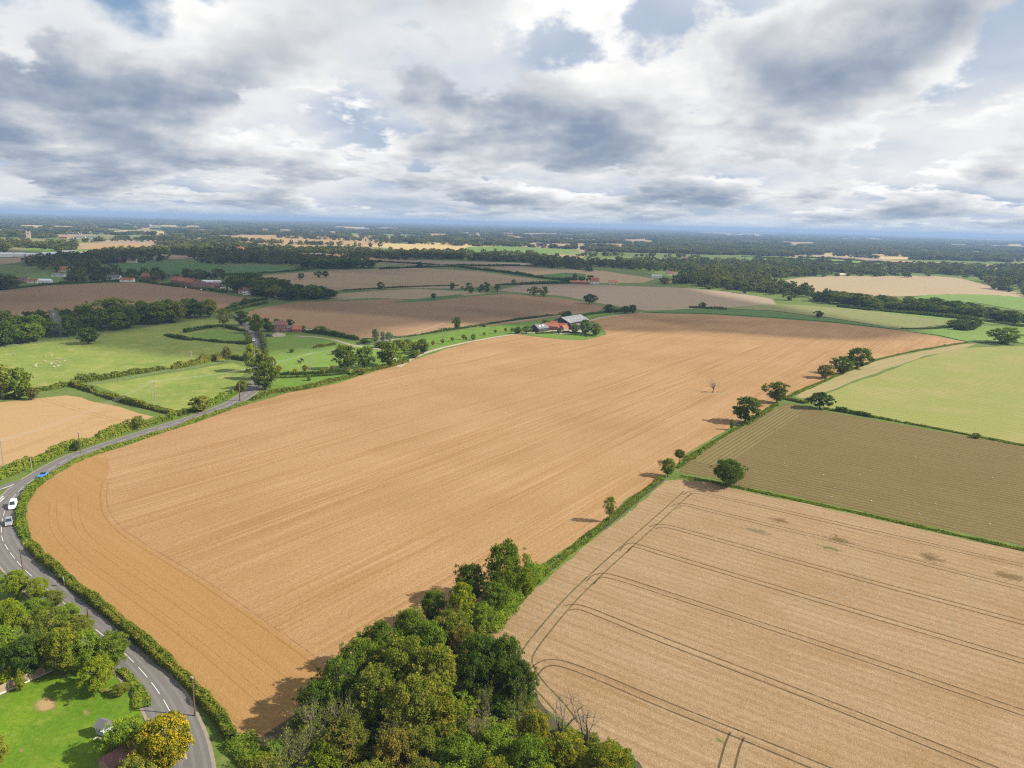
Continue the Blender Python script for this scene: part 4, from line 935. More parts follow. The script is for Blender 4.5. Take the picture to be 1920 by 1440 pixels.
# ================================================================== TREES STANDING ALONE
for u, v, wp, hp, k, lab in [
 (1143, 979, 24, 48, 'ash', 'slim sparse tree on the ditch margin between the two big fields'),
 (1252, 894, 30, 34, 'green', 'dense ivy-green tree at the corner of the drilled field'),
 (1274, 869, 22, 25, 'pollard', 'small topped tree behind the dense green one'),
 (1367, 912, 60, 50, 'dark', 'big dark tree at the bottom of the drilled field'),
 (1371, 806, 9, 20, 'poplar', 'thin ivy-clad stump of a tree on the field edge'),
 (1397, 793, 52, 48, 'oak', 'round-headed oak on the edge of the big field'),
 (1456, 755, 40, 40, 'olive', 'browning tree at the corner of drilled and sown fields'),
 (1537, 766, 40, 30, 'dark', 'dark round tree on the edge of the sown field'),
 (1547, 709, 30, 25, 'russet', 'leftmost brown one of the three trees by the grass track'),
 (1578, 701, 38, 32, 'oak', 'middle one of the three trees by the grass track'),
 (1606, 691, 48, 38, 'oak', 'largest one of the three trees by the grass track'),
 (1317, 578, 15, 11, 'bushdark', 'lone round bush on the skyline of the big field'),
 (1535, 595, 16, 12, 'bushdark', 'lone small tree in the straw-olive field'),
 (1885, 644, 52, 30, 'bushgreen', 'big round bush in the bright meadow'),
 (1830, 821, 18, 9, 'bush', 'scrubby bush on the edge of the sown field'),
 (166, 645, 42, 31, 'dark', 'spreading oak alone in the sheep pasture'),
 (0, 748, 60, 62, 'olive', 'tall olive tree at the left edge above the pale field'),
 (36, 747, 46, 56, 'oak', 'dark tree beside the tall olive one at the left edge'),
 (60, 750, 24, 24, 'russet', 'low rust-tinged shrub under the left edge trees'),
 (260, 806, 24, 26, 'ash', 'thin tree in the hedge of the pale field'),
 (145, 845, 14, 18, 'bushdark', 'dark shrub beside the single pole'),
 (375, 772, 40, 28, 'olive', 'bushy tree in the roadside hedge'),
 (474, 698, 30, 52, 'lime', 'tall yellow-green tree beside the straight road'),
 (492, 712, 36, 48, 'olive', 'olive tree behind the roadside oak'),
 (497, 731, 50, 50, 'oak', 'spreading roadside oak with pale bare boughs'),
 (455, 735, 24, 22, 'bush', 'dark scrubby tree over the road hedge'),
 (426, 678, 18, 28, 'russet', 'brown tree at the end of the trimmed hedge'),
 (511, 696, 13, 28, 'olive', 'slim tree on the right of the straight road'),
 (420, 616, 32, 38, 'ash', 'large sparse willow behind the paddock'),
 (453, 610, 29, 26, 'dark', 'dark round tree where the road vanishes'),
 (480, 626, 28, 36, 'oak', 'tree on the right where the road vanishes'),
 (499, 620, 18, 24, 'dark', 'dark conifer-like tree left of the red cottage'),
 (506, 622, 16, 14, 'bushdark', 'dark shrub in the cottage garden'),
 (519, 611, 13, 13, 'oak', 'small tree behind the red cottage on its left'),
 (543, 613, 17, 14, 'dark', 'round dark tree behind the red cottage on its right'),
 (602, 626, 22, 15, 'bushgreen', 'bush on the brown field edge right of the cottage'),
 (568, 618, 12, 8, 'ash', 'two-headed shrub behind the cottage garden'),
 (440, 579, 14, 12, 'oak', 'tree beside the village lane, near one'),
 (459, 572, 15, 13, 'oak', 'tree beside the village lane, far one'),
 (547, 661, 9, 7, 'bushdark', 'single dark bush in the meadow'),
 (625, 665, 9, 8, 'oak', 'small flat-topped tree in the meadow'),
 (650, 694, 44, 46, 'oak', 'left one of the two big round trees in the orchard'),
 (683, 690, 34, 40, 'green', 'right one of the two big round trees in the orchard'),
 (728, 687, 44, 44, 'oak', 'broad tree with a visible trunk beside the farm track'),
 (705, 643, 15, 26, 'willow', 'left one of the three silvery trees'),
 (718, 642, 11, 20, 'willow', 'middle one of the three silvery trees'),
 (730, 641, 16, 18, 'willow', 'right one of the three silvery trees'),
 (687, 645, 26, 11, 'bushdark', 'dark scrub left of the silvery trees'),
 (714, 652, 24, 12, 'bush', 'brownish scrub in front of the silvery trees'),
 (759, 663, 17, 22, 'lime', 'yellow-green tree in the middle of the orchard scrub'),
 (746, 652, 22, 14, 'olive', 'olive scrub tree behind the yellow-green one'),
 (764, 652, 22, 16, 'olive', 'scrub tree in the orchard, behind the dark one'),
 (779, 657, 26, 16, 'bush', 'thicket beside the dark orchard tree'),
 (777, 671, 24, 14, 'bush', 'low spreading bush at the field corner by the track'),
 (794, 663, 25, 27, 'oak', 'dark orchard tree standing by the track'),
 (675, 702, 30, 12, 'bush', 'scrub below the two big orchard trees'),
 (857, 617, 17, 23, 'oak', 'lone tree with a narrow waist on the brown field edge'),
 (908, 613, 8, 5, 'bushdark', 'tiny dark bush by the dirt track'),
 (1022, 614, 19, 14, 'oak', 'round tree behind the slate barn'),
 (970, 626, 18, 13, 'oak', 'tree left of the slate barn, outer one'),
 (987, 625, 18, 14, 'green', 'tree left of the slate barn, inner one'),
 (1062, 602, 26, 19, 'dark', 'large dark tree behind the big barn'),
 (1077, 625, 16, 18, 'green', 'slim tree in front of the big barn'),
 (1096, 628, 22, 28, 'green', 'tall pale green tree in front of the big barn'),
 (1117, 630, 22, 22, 'oak', 'round tree at the right end of the farm'),
 (1048, 626, 9, 11, 'bushdark', 'dark shrub by the red barn'),
 (1141, 586, 22, 15, 'oak', 'tree behind the farm on the far hedge, left one'),
 (1172, 588, 20, 14, 'dark', 'tree behind the farm on the far hedge, middle one'),
 (1186, 587, 20, 15, 'dark', 'tree behind the farm on the far hedge, right one'),
 (1105, 570, 23, 18, 'dark', 'dark tree at the corner of the brown and grey-tan fields'),
 (1001, 553, 19, 15, 'oak', 'left one of the two round trees on the field line'),
 (1019, 556, 18, 18, 'oak', 'right one of the two round trees on the field line'),
 (963, 533, 9, 9, 'bushdark', 'small dark tree on the hedge beyond the field line'),
 (714, 542, 12, 13, 'oak', 'lone round tree on the tan field edge'),
 (786, 502, 13, 11, 'dark', 'lone dark tree at the top of the tan field'),
 (813, 561, 12, 11, 'oak', 'small leaning tree on the thin green strip'),
 (848, 543, 13, 13, 'dark', 'leftmost tree of the row on the field line'),
 (867, 543, 6, 6, 'bushdark', 'tiny bush in the row on the field line'),
 (879, 541, 10, 11, 'oak', 'narrow tree behind the row on the field line'),
 (882, 550, 16, 13, 'oak', 'broad tree in the middle of the row on the field line'),
 (900, 548, 10, 11, 'oak', 'small tree left of the biggest one in the row'),
 (911, 548, 18, 18, 'dark', 'biggest tree of the row on the field line'),
 (932, 547, 14, 14, 'oak', 'rightmost tree of the row on the field line'),
 (564, 524, 12, 12, 'dark', 'lone tree left of the pair in the far tan field'),
 (598, 520, 14, 12, 'dark', 'left one of the pair in the far tan field'),
 (610, 520, 14, 12, 'dark', 'right one of the pair in the far tan field'),
 (413, 517, 14, 13, 'dark', 'lone tree on the hedge of the dark green field'),
 (1063, 487, 9, 8, 'dark', 'lone tree in the olive field'),
 (1103, 509, 14, 12, 'dark', 'bent dark tree at the top of the pale tan field'),
 (1078, 524, 13, 11, 'dark', 'tree left of the white-gabled house, outer one'),
 (1090, 528, 14, 10, 'dark', 'tree left of the white-gabled house, middle one'),
 (1107, 529, 17, 13, 'dark', 'tree against the white-gabled house'),
 (55, 452, 1, 1, 'dark', '')]:
    if lab: tree_px(u, v, wp, hp, k, lab, 'single trees and shrubs among the fields')
tree_px(212, 604, 74, 46, 'olive', 'tall pale olive tree rising above the dark wood', 'trees of the dark wood', 'woodland_tree')
dead = tree_px(1337, 736, 28, 31, 'dead', 'bare dead tree standing alone in the big field', name='dead_tree', lod=1)
for u, v, s_ in ((523, 700, 15), (553, 703, 11), (572, 699, 14), (606, 703, 12), (623, 697, 11), (652, 700, 11), (701, 681, 9), (812, 649, 10), (830, 645, 9), (848, 641, 9), (869, 637, 10), (908, 630, 7), (929, 626, 8), (948, 623, 8)):
    tree_px(u, v, s_ * .8, s_, 'young', 'small yellowing young tree in the orchard strip', 'young orchard trees', 'young_tree', lod=1)
for u, v, s_ in ((580, 714, 11), (888, 638, 12), (874, 637, 6), (800, 652, 6), (640, 690, 8), (960, 622, 8)):
    tree_px(u, v, s_ * .8, s_, 'bushgreen', 'small green young tree in the orchard strip', 'green young orchard trees', 'young_tree', lod=1)

# ---- woods whose trees can be told apart
WR = random.Random(4)
def wood(px, spacing, hr, kinds, label, group, name='woodland_tree', lod=None, limit=999):
    pts = sorted(fill_px(px, spacing, WR), key=lambda q: q[1])[:limit]
    for q in pts:
        h = WR.uniform(*hr)
        tree(q, h, spacing * WR.uniform(1.15, 1.6), WR.choice(kinds), label, group, name, lod=lod)
    return len(pts)
n1_ = wood([(-30, 660), (0, 652), (60, 644), (130, 632), (200, 622), (270, 614), (340, 604), (404, 594), (400, 590), (300, 596), (200, 607), (120, 618), (60, 622), (-30, 632)], 11.5, (11, 17), ['oak', 'dark', 'oak', 'olive', 'dark'], 'tree of the dark wood above the sheep pasture', 'trees of the dark wood')
n2_ = wood([(430, 549), (480, 555), (560, 564), (620, 561), (625, 556), (560, 552), (520, 540), (470, 532), (425, 534)], 17, (9, 15), ['dark', 'oak', 'dark', 'olive'], 'tree of the clump at the end of the village', 'trees of the village clump', lod=1)
n3_ = wood([(545, 504), (620, 505), (690, 504), (696, 500), (640, 497), (560, 498)], 24, (12, 16), ['dark', 'oak'], 'tree of the square plantation on the far field', 'trees of the plantation', lod=2)
n4_ = wood([(1500, 563), (1560, 570), (1640, 581), (1740, 590), (1830, 598), (1930, 612), (1930, 600), (1830, 590), (1740, 578), (1640, 570), (1560, 561)], 15, (8, 13), ['dark', 'oak', 'dark', 'olive', 'bushdark'], 'tree of the long wooded belt on the right', 'trees of the wooded belt', lod=1, limit=75)
n5_ = wood([(1775, 619), (1800, 620), (1835, 620), (1832, 612), (1790, 611)], 9, (5, 8), ['bushdark', 'bush'], 'bush of the thicket beside the bright meadow', 'bushes of the thicket', 'bush', lod=1)
print('wood counts', n1_, n2_, n3_, n4_, n5_)

# ================================================================== DISTANT WOODLAND (reads as one mass)
def far_meshes():
    out = []
    for sd in range(5):
        rng = np.random.default_rng(500 + sd); Vs = []; Fs = []; b = 0
        if sd < 3: crowns = [(0, 0, 1.0, 1.0)]
        else: crowns = [(rng.uniform(-1.5, 1.5), rng.uniform(-1.5, 1.5), rng.uniform(.7, 1.1), rng.uniform(.8, 1.2)) for _ in range(9)]
        for cx, cy_, hs, ws in crowns:
            C, rad, (V, F) = clump_crown(rng, 10.0, 4.8, .4, 16, 330 if sd < 3 else 190, .80 if sd < 3 else 1.05, 1.0, .36)
            V = V * np.array((ws, ws, hs)) + np.array((cx * 6, cy_ * 6, 0)); Vs.append(V); Fs.append(F + b); b += len(V)
        me = mesh_from('far_crown', np.concatenate(Vs), np.concatenate(Fs), LEAF['far']); out.append(me)
    return out
fcol = bpy.data.collections.new('far_crowns')
for i, me in enumerate(far_meshes()):
    o = bpy.data.objects.new('far_crown_%d' % i, me); fcol.objects.link(o)
def pip(P, Q):
    ins = np.zeros(len(Q), bool)
    for a, b in zip(P, np.roll(P, -1, 0)):
        ins ^= ((a[1] > Q[:, 1]) != (b[1] > Q[:, 1])) & (Q[:, 0] < (b[0] - a[0]) * (Q[:, 1] - a[1]) / (b[1] - a[1] + 1e-9) + a[0])
    return ins
def polyw(px): return np.array([gp(*p) for p in px])
OPEN = [polyw(px) for _, px, _, _ in FARF]
OPEN += [polyw(p) for p in ([(-30, 473), (0, 474), (165, 474), (165, 484), (0, 486), (-30, 490)], [(330, 525), (430, 528), (430, 548), (260, 527)], [(1085, 518), (1240, 526), (1240, 533), (1085, 533)])]
def gn_group():
    ng = bpy.data.node_groups.new('scatter_crowns', 'GeometryNodeTree')
    ng.interface.new_socket('Geometry', in_out='INPUT', socket_type='NodeSocketGeometry')
    ng.interface.new_socket('Geometry', in_out='OUTPUT', socket_type='NodeSocketGeometry')
    gi = ng.nodes.new('NodeGroupInput'); go = ng.nodes.new('NodeGroupOutput')
    ci = ng.nodes.new('GeometryNodeCollectionInfo'); ci.inputs[0].default_value = fcol; ci.inputs['Separate Children'].default_value = True; ci.inputs['Reset Children'].default_value = True
    ip = ng.nodes.new('GeometryNodeInstanceOnPoints')
    def attr(name, typ):
        a = ng.nodes.new('GeometryNodeInputNamedAttribute'); a.data_type = typ; a.inputs[0].default_value = name; return a.outputs[0]
    ng.links.new(gi.outputs[0], ip.inputs['Points']); ng.links.new(ci.outputs[0], ip.inputs['Instance'])
    ip.inputs['Pick Instance'].default_value = True
    ng.links.new(attr('pick', 'INT'), ip.inputs['Instance Index'])
    ng.links.new(attr('rot', 'FLOAT_VECTOR'), ip.inputs['Rotation']); ng.links.new(attr('scl', 'FLOAT_VECTOR'), ip.inputs['Scale'])
    ng.links.new(ip.outputs[0], go.inputs[0]); return ng
GNG = gn_group()
def scatter(name, Q, W, Hh, pick, label):
    rng = np.random.default_rng(len(Q))
    me = bpy.data.meshes.new(name); n = len(Q)
    me.vertices.add(n); me.vertices.foreach_set('co', np.c_[Q, np.zeros(n)].astype(np.float32).ravel())
    me.attributes.new('pick', 'INT', 'POINT').data.foreach_set('value', pick.astype(np.int32))
    me.attributes.new('rot', 'FLOAT_VECTOR', 'POINT').data.foreach_set('vector', np.c_[np.zeros(n), np.zeros(n), rng.uniform(0, 6.28, n)].astype(np.float32).ravel())
    me.attributes.new('scl', 'FLOAT_VECTOR', 'POINT').data.foreach_set('vector', np.c_[W / 10, W / 10, Hh / 10].astype(np.float32).ravel())
    o = link(bpy.data.objects.new(name, me)); md = o.modifiers.new('scatter', 'NODES'); md.node_group = GNG
    tag(o, label, kind='stuff'); return o
FR = np.random.default_rng(88)
WOODS = [polyw(p) for p in (
 [(40, 500), (180, 496), (330, 490), (420, 496), (470, 493), (560, 500), (600, 497), (690, 493), (690, 482), (600, 478), (500, 474), (350, 469), (200, 474), (60, 490)],
 [(40, 502), (180, 497), (185, 508), (165, 512), (125, 512), (85, 510), (40, 512)],
 [(120, 512), (185, 512), (250, 520), (255, 527), (200, 528), (118, 530), (130, 522)],
 [(-30, 500), (25, 505), (28, 545), (-30, 548)],
 [(265, 519), (330, 522), (400, 522), (430, 528), (420, 533), (330, 527), (275, 526)],
 [(690, 487), (860, 488), (1000, 493), (1000, 500), (1060, 505), (1060, 500), (1090, 505), (1100, 498), (1200, 507), (1240, 517), (1290, 523), (1340, 530), (1300, 535), (1330, 545), (1450, 562), (1560, 574), (1560, 566), (1480, 545), (1440, 531), (1500, 519), (1560, 516), (1740, 515), (1800, 520), (1850, 531), (1930, 548), (1930, 500), (1700, 500), (1440, 492), (1300, 492), (1190, 492), (1090, 492), (990, 478), (840, 476), (740, 474), (690, 478)],
 [(1795, 545), (1850, 555), (1930, 566), (1930, 552), (1840, 542), (1790, 536)],
 [(1360, 530), (1430, 534), (1240, 533), (1245, 527)],
 [(-30, 457), (60, 460), (140, 462), (150, 468), (100, 473), (-30, 474)], [(260, 463), (330, 456), (400, 453), (470, 461), (560, 468), (690, 471), (690, 479), (600, 478), (500, 473), (420, 471), (300, 468)])]
TREELINES = [[(-20, 452), (60, 455), (120, 456), (200, 452), (300, 453), (360, 449)], [(330, 447), (420, 450), (520, 457), (640, 461), (700, 463)], [(520, 446), (600, 449), (680, 452), (745, 455)], [(640, 470), (720, 474), (800, 477), (900, 477), (1000, 477)], [(380, 441), (480, 440), (600, 444), (720, 450)], [(90, 440), (200, 440), (330, 441)], [(700, 455), (800, 458), (900, 460), (1080, 467)], [(1100, 465), (1250, 468), (1400, 474), (1520, 480)], [(1420, 488), (1500, 490), (1600, 494), (1690, 500)], [(1080, 480), (1180, 480), (1300, 484)], [(1560, 519), (1640, 519), (1720, 517)], [(1850, 540), (1890, 546), (1930, 552)], [(170, 492), (260, 490), (330, 489)], [(1095, 497), (1180, 496), (1290, 497)]]
def zone(r0, r1, fr, jit, keepf, lo=11, hi=90):
    out = []; r = r0
    while r < r1:
        s_ = min(hi, max(lo, r * fr)); nn_ = int(1.5 * r / s_)
        a_ = np.linspace(-.75, .75, nn_) + FR.uniform(-.4, .4, nn_) * s_ / r
        rr_ = r + FR.uniform(-.5, .5, nn_) * s_
        out.append(np.c_[rr_ * np.sin(a_), rr_ * np.cos(a_), np.full(nn_, s_)]); r += s_ * .9
    return np.concatenate(out)
def px_v_off(Q):                     # how far below the horizon line a ground point shows, in photo pixels
    return CAM_H * FPX / np.maximum(1, Q[:, 1] * math.cos(PITCH) + CAM_H * math.sin(PITCH))
# woods near enough to have edges
Z1 = zone(560, 2300, .0095, .4, 1); inw = np.zeros(len(Z1), bool)
for P in WOODS: inw |= pip(P, Z1[:, :2])
for P in OPEN: inw &= ~pip(P, Z1[:, :2])
clump_ = np.sin(Z1[:, 0] * .021 + 1.5 * np.sin(Z1[:, 1] * .013)) + np.sin(Z1[:, 1] * .017 + Z1[:, 0] * .008) + FR.normal(size=len(Z1)) * .7
Z1 = Z1[inw & (clump_ > -.25)]
LT = []
for ln in TREELINES:
    P = resample([gp(*p) for p in ln], 9.0)
    for p in P:
        if FR.random() < .72: LT.append((p[0] + FR.normal() * 9, p[1] + FR.normal() * 14, FR.uniform(9, 17)))
Z1 = np.r_[Z1, np.array(LT)]
h1 = FR.uniform(6, 16, len(Z1)); scatter('far_wood', Z1[:, :2], Z1[:, 2] * FR.uniform(.7, 1.5, len(Z1)), h1, FR.integers(0, 3, len(Z1)), 'woods and copses massed beyond the village and the far fields')
# the wooded distance
Z2 = zone(1500, 30000, .0125, .4, 1, 16, 260)
off = px_v_off(Z2); u_ = 960 + FPX * Z2[:, 0] / Z2[:, 1]
dd_ = np.full((len(Z2), 2), 1e9); own = np.zeros(len(Z2), int)
for j, sd in enumerate(SEEDS):
    d_ = np.hypot(Z2[:, 0] - sd[0], Z2[:, 1] - sd[1])
    n1_ = d_ < dd_[:, 0]; dd_[:, 1] = np.where(n1_, dd_[:, 0], np.minimum(dd_[:, 1], d_)); own[n1_] = j; dd_[:, 0] = np.where(n1_, d_, dd_[:, 0])
edge = (dd_[:, 1] - dd_[:, 0]) < 14 + Z2[:, 1] * .006
rnd = FR.random(len(Z2))
keep = (off < 48) & np.where(SEEDS[own, 3] > .5, rnd < .85, np.where(edge, rnd < .6, rnd < .025))
for P in OPEN: keep &= ~pip(P, Z2[:, :2])
for P in WOODS: keep &= ~pip(P, Z2[:, :2])
Z2 = Z2[keep]; big = Z2[:, 2] > 26
pk = np.where(big, FR.integers(3, 5, len(Z2)), FR.integers(0, 3, len(Z2)))
W2 = np.where(big, Z2[:, 2] * .42, Z2[:, 2] * .9) * FR.uniform(.9, 1.5, len(Z2))
scatter('distant_woodland', Z2[:, :2], W2, FR.uniform(9, 17, len(Z2)), pk, 'wooded country running to the hazy horizon')
print('scatter', len(Z1), len(Z2))

# ================================================================== BUILDINGS
def brick_mat(name, col, mortar=.55):
    m, t = newmat(name)
    p = t.n('ShaderNodeTexCoord', out=3)
    b = t.n('ShaderNodeTexBrick', {'Vector': p, 'Color1': (*col, 1), 'Color2': (*[x * .75 for x in col], 1), 'Mortar': (*[min(1, x * .6 + .18 * mortar) for x in col], 1), 'Scale': 4.0})
    return finish(m, t, t.mix(t.noise(p, .8, 4), b, tuple(x * .8 for x in col)), .9)
B = {'brick': brick_mat('red_brick', (0.30, 0.085, 0.050)), 'paleb': brick_mat('buff_brick', (0.36, 0.25, 0.16)),
     'white': flat_mat('white_render', (0.72, 0.70, 0.66), .8, .08, .5), 'cream': flat_mat('cream_render', (0.58, 0.50, 0.38), .85, .1, .5),
     'black': flat_mat('black_boards', (0.035, 0.04, 0.038), .85, .3, 1.5), 'stone': flat_mat('flint_stone', (0.30, 0.26, 0.20), .95, .3, 1),
     'tile': flat_mat('red_pantile', (0.30, 0.105, 0.060), .85, .35, .9), 'darktile': flat_mat('plum_tile', (0.17, 0.085, 0.075), .85, .3, .9), 'orange': flat_mat('orange_tile', (0.33, 0.140, 0.072), .85, .3, .9),
     'slate': flat_mat('slate_roof', (0.13, 0.125, 0.13), .7, .25, .8), 'sheet': flat_mat('cement_sheet', (0.36, 0.35, 0.34), .75, .18, .25), 'sheetd': flat_mat('aged_cement_sheet', (0.23, 0.215, 0.20), .8, .25, .25),
     'metal': flat_mat('pale_sheet_metal', (0.68, 0.69, 0.70), .5, .06, .3), 'glass': flat_mat('window_glass', (0.03, 0.035, 0.04), .12, .1, 1, .6), 'frame': flat_mat('white_frame', (0.75, 0.74, 0.70), .6, .04, 2),
     'wood': flat_mat('weathered_wood', (0.27, 0.195, 0.14), .9, .35, 2), 'concrete': flat_mat('concrete_post', (0.47, 0.43, 0.37), .9, .12, 3), 'door': flat_mat('painted_door', (0.05, 0.09, 0.07), .6, .1, 2)}
def house(p, rot, L, W, wh, rh, wall, roof, label, windows=(), chimney=None, door=None, name='house', cat='house', group=None, skylight=0, over=.25, rooflights=None):
    """gabled building: p is the middle of its near long wall, long axis along local x, depth along +y"""
    e = empty(name, p, 0, rot); tag(e, label, cat, group)
    h = MB(); l = L / 2
    h.add([(-l, 0, 0), (l, 0, 0), (l, W, 0), (-l, W, 0), (-l, 0, wh), (l, 0, wh), (l, W, wh), (-l, W, wh), (-l, W / 2, wh + rh), (l, W / 2, wh + rh)],
          [(0, 1, 5, 4), (2, 3, 7, 6), (1, 2, 6, 9, 5), (3, 0, 4, 8, 7), (4, 5, 9, 8), (6, 7, 8, 9)])
    h.build('wall', B[wall], e)
    sl = rh / (W / 2); r = MB(); t_ = .16
    for s_ in (0, 1):
        y0, z0 = (-over, wh - over * sl) if s_ == 0 else (W + over, wh - over * sl)
        y1, z1 = W / 2, wh + rh
        q = [(-l - over, y0, z0 + .05), (l + over, y0, z0 + .05), (l + over, y1, z1 + .05), (-l - over, y1, z1 + .05)]
        r.add(q + [(x, y, z + t_) for x, y, z in q], [(3, 2, 1, 0), (4, 5, 6, 7), (0, 1, 5, 4), (1, 2, 6, 5), (2, 3, 7, 6), (3, 0, 4, 7)])
    ro = r.build('roof', B[roof], e)
    if chimney is not None:
        MB().box(chimney - .4, chimney + .4, W / 2 - .35, W / 2 + .35, wh + rh * .6, wh + rh + 1.1).build('chimney', B['brick'], ro)
    for i in range(skylight):
        x = -l + (i + 1) * L / (skylight + 1); y = W * .2; z = wh + y * sl + .24
        MB().add([(x - .6, y, z), (x + .6, y, z), (x + .6, y + 1.4, z + 1.4 * sl), (x - .6, y + 1.4, z + 1.4 * sl)], [(0, 1, 2, 3)]).build('skylight', B['metal'], ro)
    for side, a, z, w_, h_ in windows:      # side 0 near long wall, 1 left gable, 2 right gable
        if side == 0: f = MB().box(a - w_ / 2, a + w_ / 2, -.06, .05, z, z + h_); g = MB().box(a - w_ / 2 + .12, a + w_ / 2 - .12, -.09, -.03, z + .12, z + h_ - .12)
        elif side == 1: f = MB().box(-l - .06, -l + .05, a - w_ / 2, a + w_ / 2, z, z + h_); g = MB().box(-l - .09, -l - .03, a - w_ / 2 + .12, a + w_ / 2 - .12, z + .12, z + h_ - .12)
        else: f = MB().box(l - .05, l + .06, a - w_ / 2, a + w_ / 2, z, z + h_); g = MB().box(l + .03, l + .09, a - w_ / 2 + .12, a + w_ / 2 - .12, z + .12, z + h_ - .12)
        wo = f.build('window', B['frame'], e); g.build('pane', B['glass'], wo)
    if door is not None: MB().box(door - .5, door + .5, -.07, .05, 0, 2.05).build('door', B['door'], e)
    return e
def house_px(a, b, W, wh, rh, *ar, **kw):
    """near long wall runs between two ground points of the photo"""
    A, Bq = gp(*a), gp(*b); d = Bq - A
    return house((A + Bq) / 2, math.atan2(d[1], d[0]), float(np.hypot(*d)), W, wh, rh, *ar, **kw)
# farm
house_px((1068, 615), (1104, 608.5), 17, 4.0, 3.6, 'black', 'sheet', 'huge grey-roofed barn of the farm beyond the big field', name='barn', cat='barn', skylight=5)
house_px((1073, 618.5), (1090, 615.5), 3.4, 3.0, .8, 'black', 'sheetd', 'lean-to with an aged roof along the front of the huge barn', name='lean_to', cat='barn')
house_px((1010, 623), (1029, 620.5), 9, 2.6, 2.6, 'black', 'slate', 'slate-roofed low barn at the left of the farm', name='barn', cat='barn', skylight=2)
house_px((1022, 617.5), (1046, 619), 7, 2.6, 2.4, 'brick', 'tile', 'red tiled long barn in the middle of the farm', name='barn', cat='barn')
house_px((1032, 614), (1045, 614.5), 6, 2.8, 2.2, 'brick', 'tile', 'red tiled barn behind the long one', name='barn', cat='barn')
house_px((1048, 616.5), (1062, 617.3), 5, 2.4, 1.8, 'brick', 'tile', 'red tiled shed before the huge barn', name='barn', cat='barn')
house_px((1057, 620), (1066, 619.3), 4, 2.2, 1.4, 'paleb', 'tile', 'small cream walled building in the farm yard', name='farm_building', cat='building')
# cottage: its gable faces the road side meadow
p = gp(526, 622.5)
house(p, math.radians(8), 8.2, 7.5, 5.2, 2.2, 'brick', 'darktile', 'red brick cottage with white windows beside the straight road', windows=[(0, -2.4, 3.4, 1.2, 1.2), (0, 0, 3.4, .9, 1.1), (0, 2.4, 3.4, 1.2, 1.2), (0, -2.4, .8, 1.2, 1.3), (0, 2.2, .8, 1.6, 1.3)], chimney=1.0, door=.2, cat='cottage', name='cottage')
house(gp(540, 622.3), math.radians(8), 4.2, 5, 2.6, 1.6, 'brick', 'slate', 'low brick wing joined to the red cottage', windows=[(0, .4, .9, 1.2, 1.0)], name='cottage_wing', cat='building')
house(gp(556, 623.3), math.radians(4), 6.2, 5.0, 2.2, 2.2, 'brick', 'tile', 'red roofed outbuilding right of the cottage', name='outbuilding', cat='building')
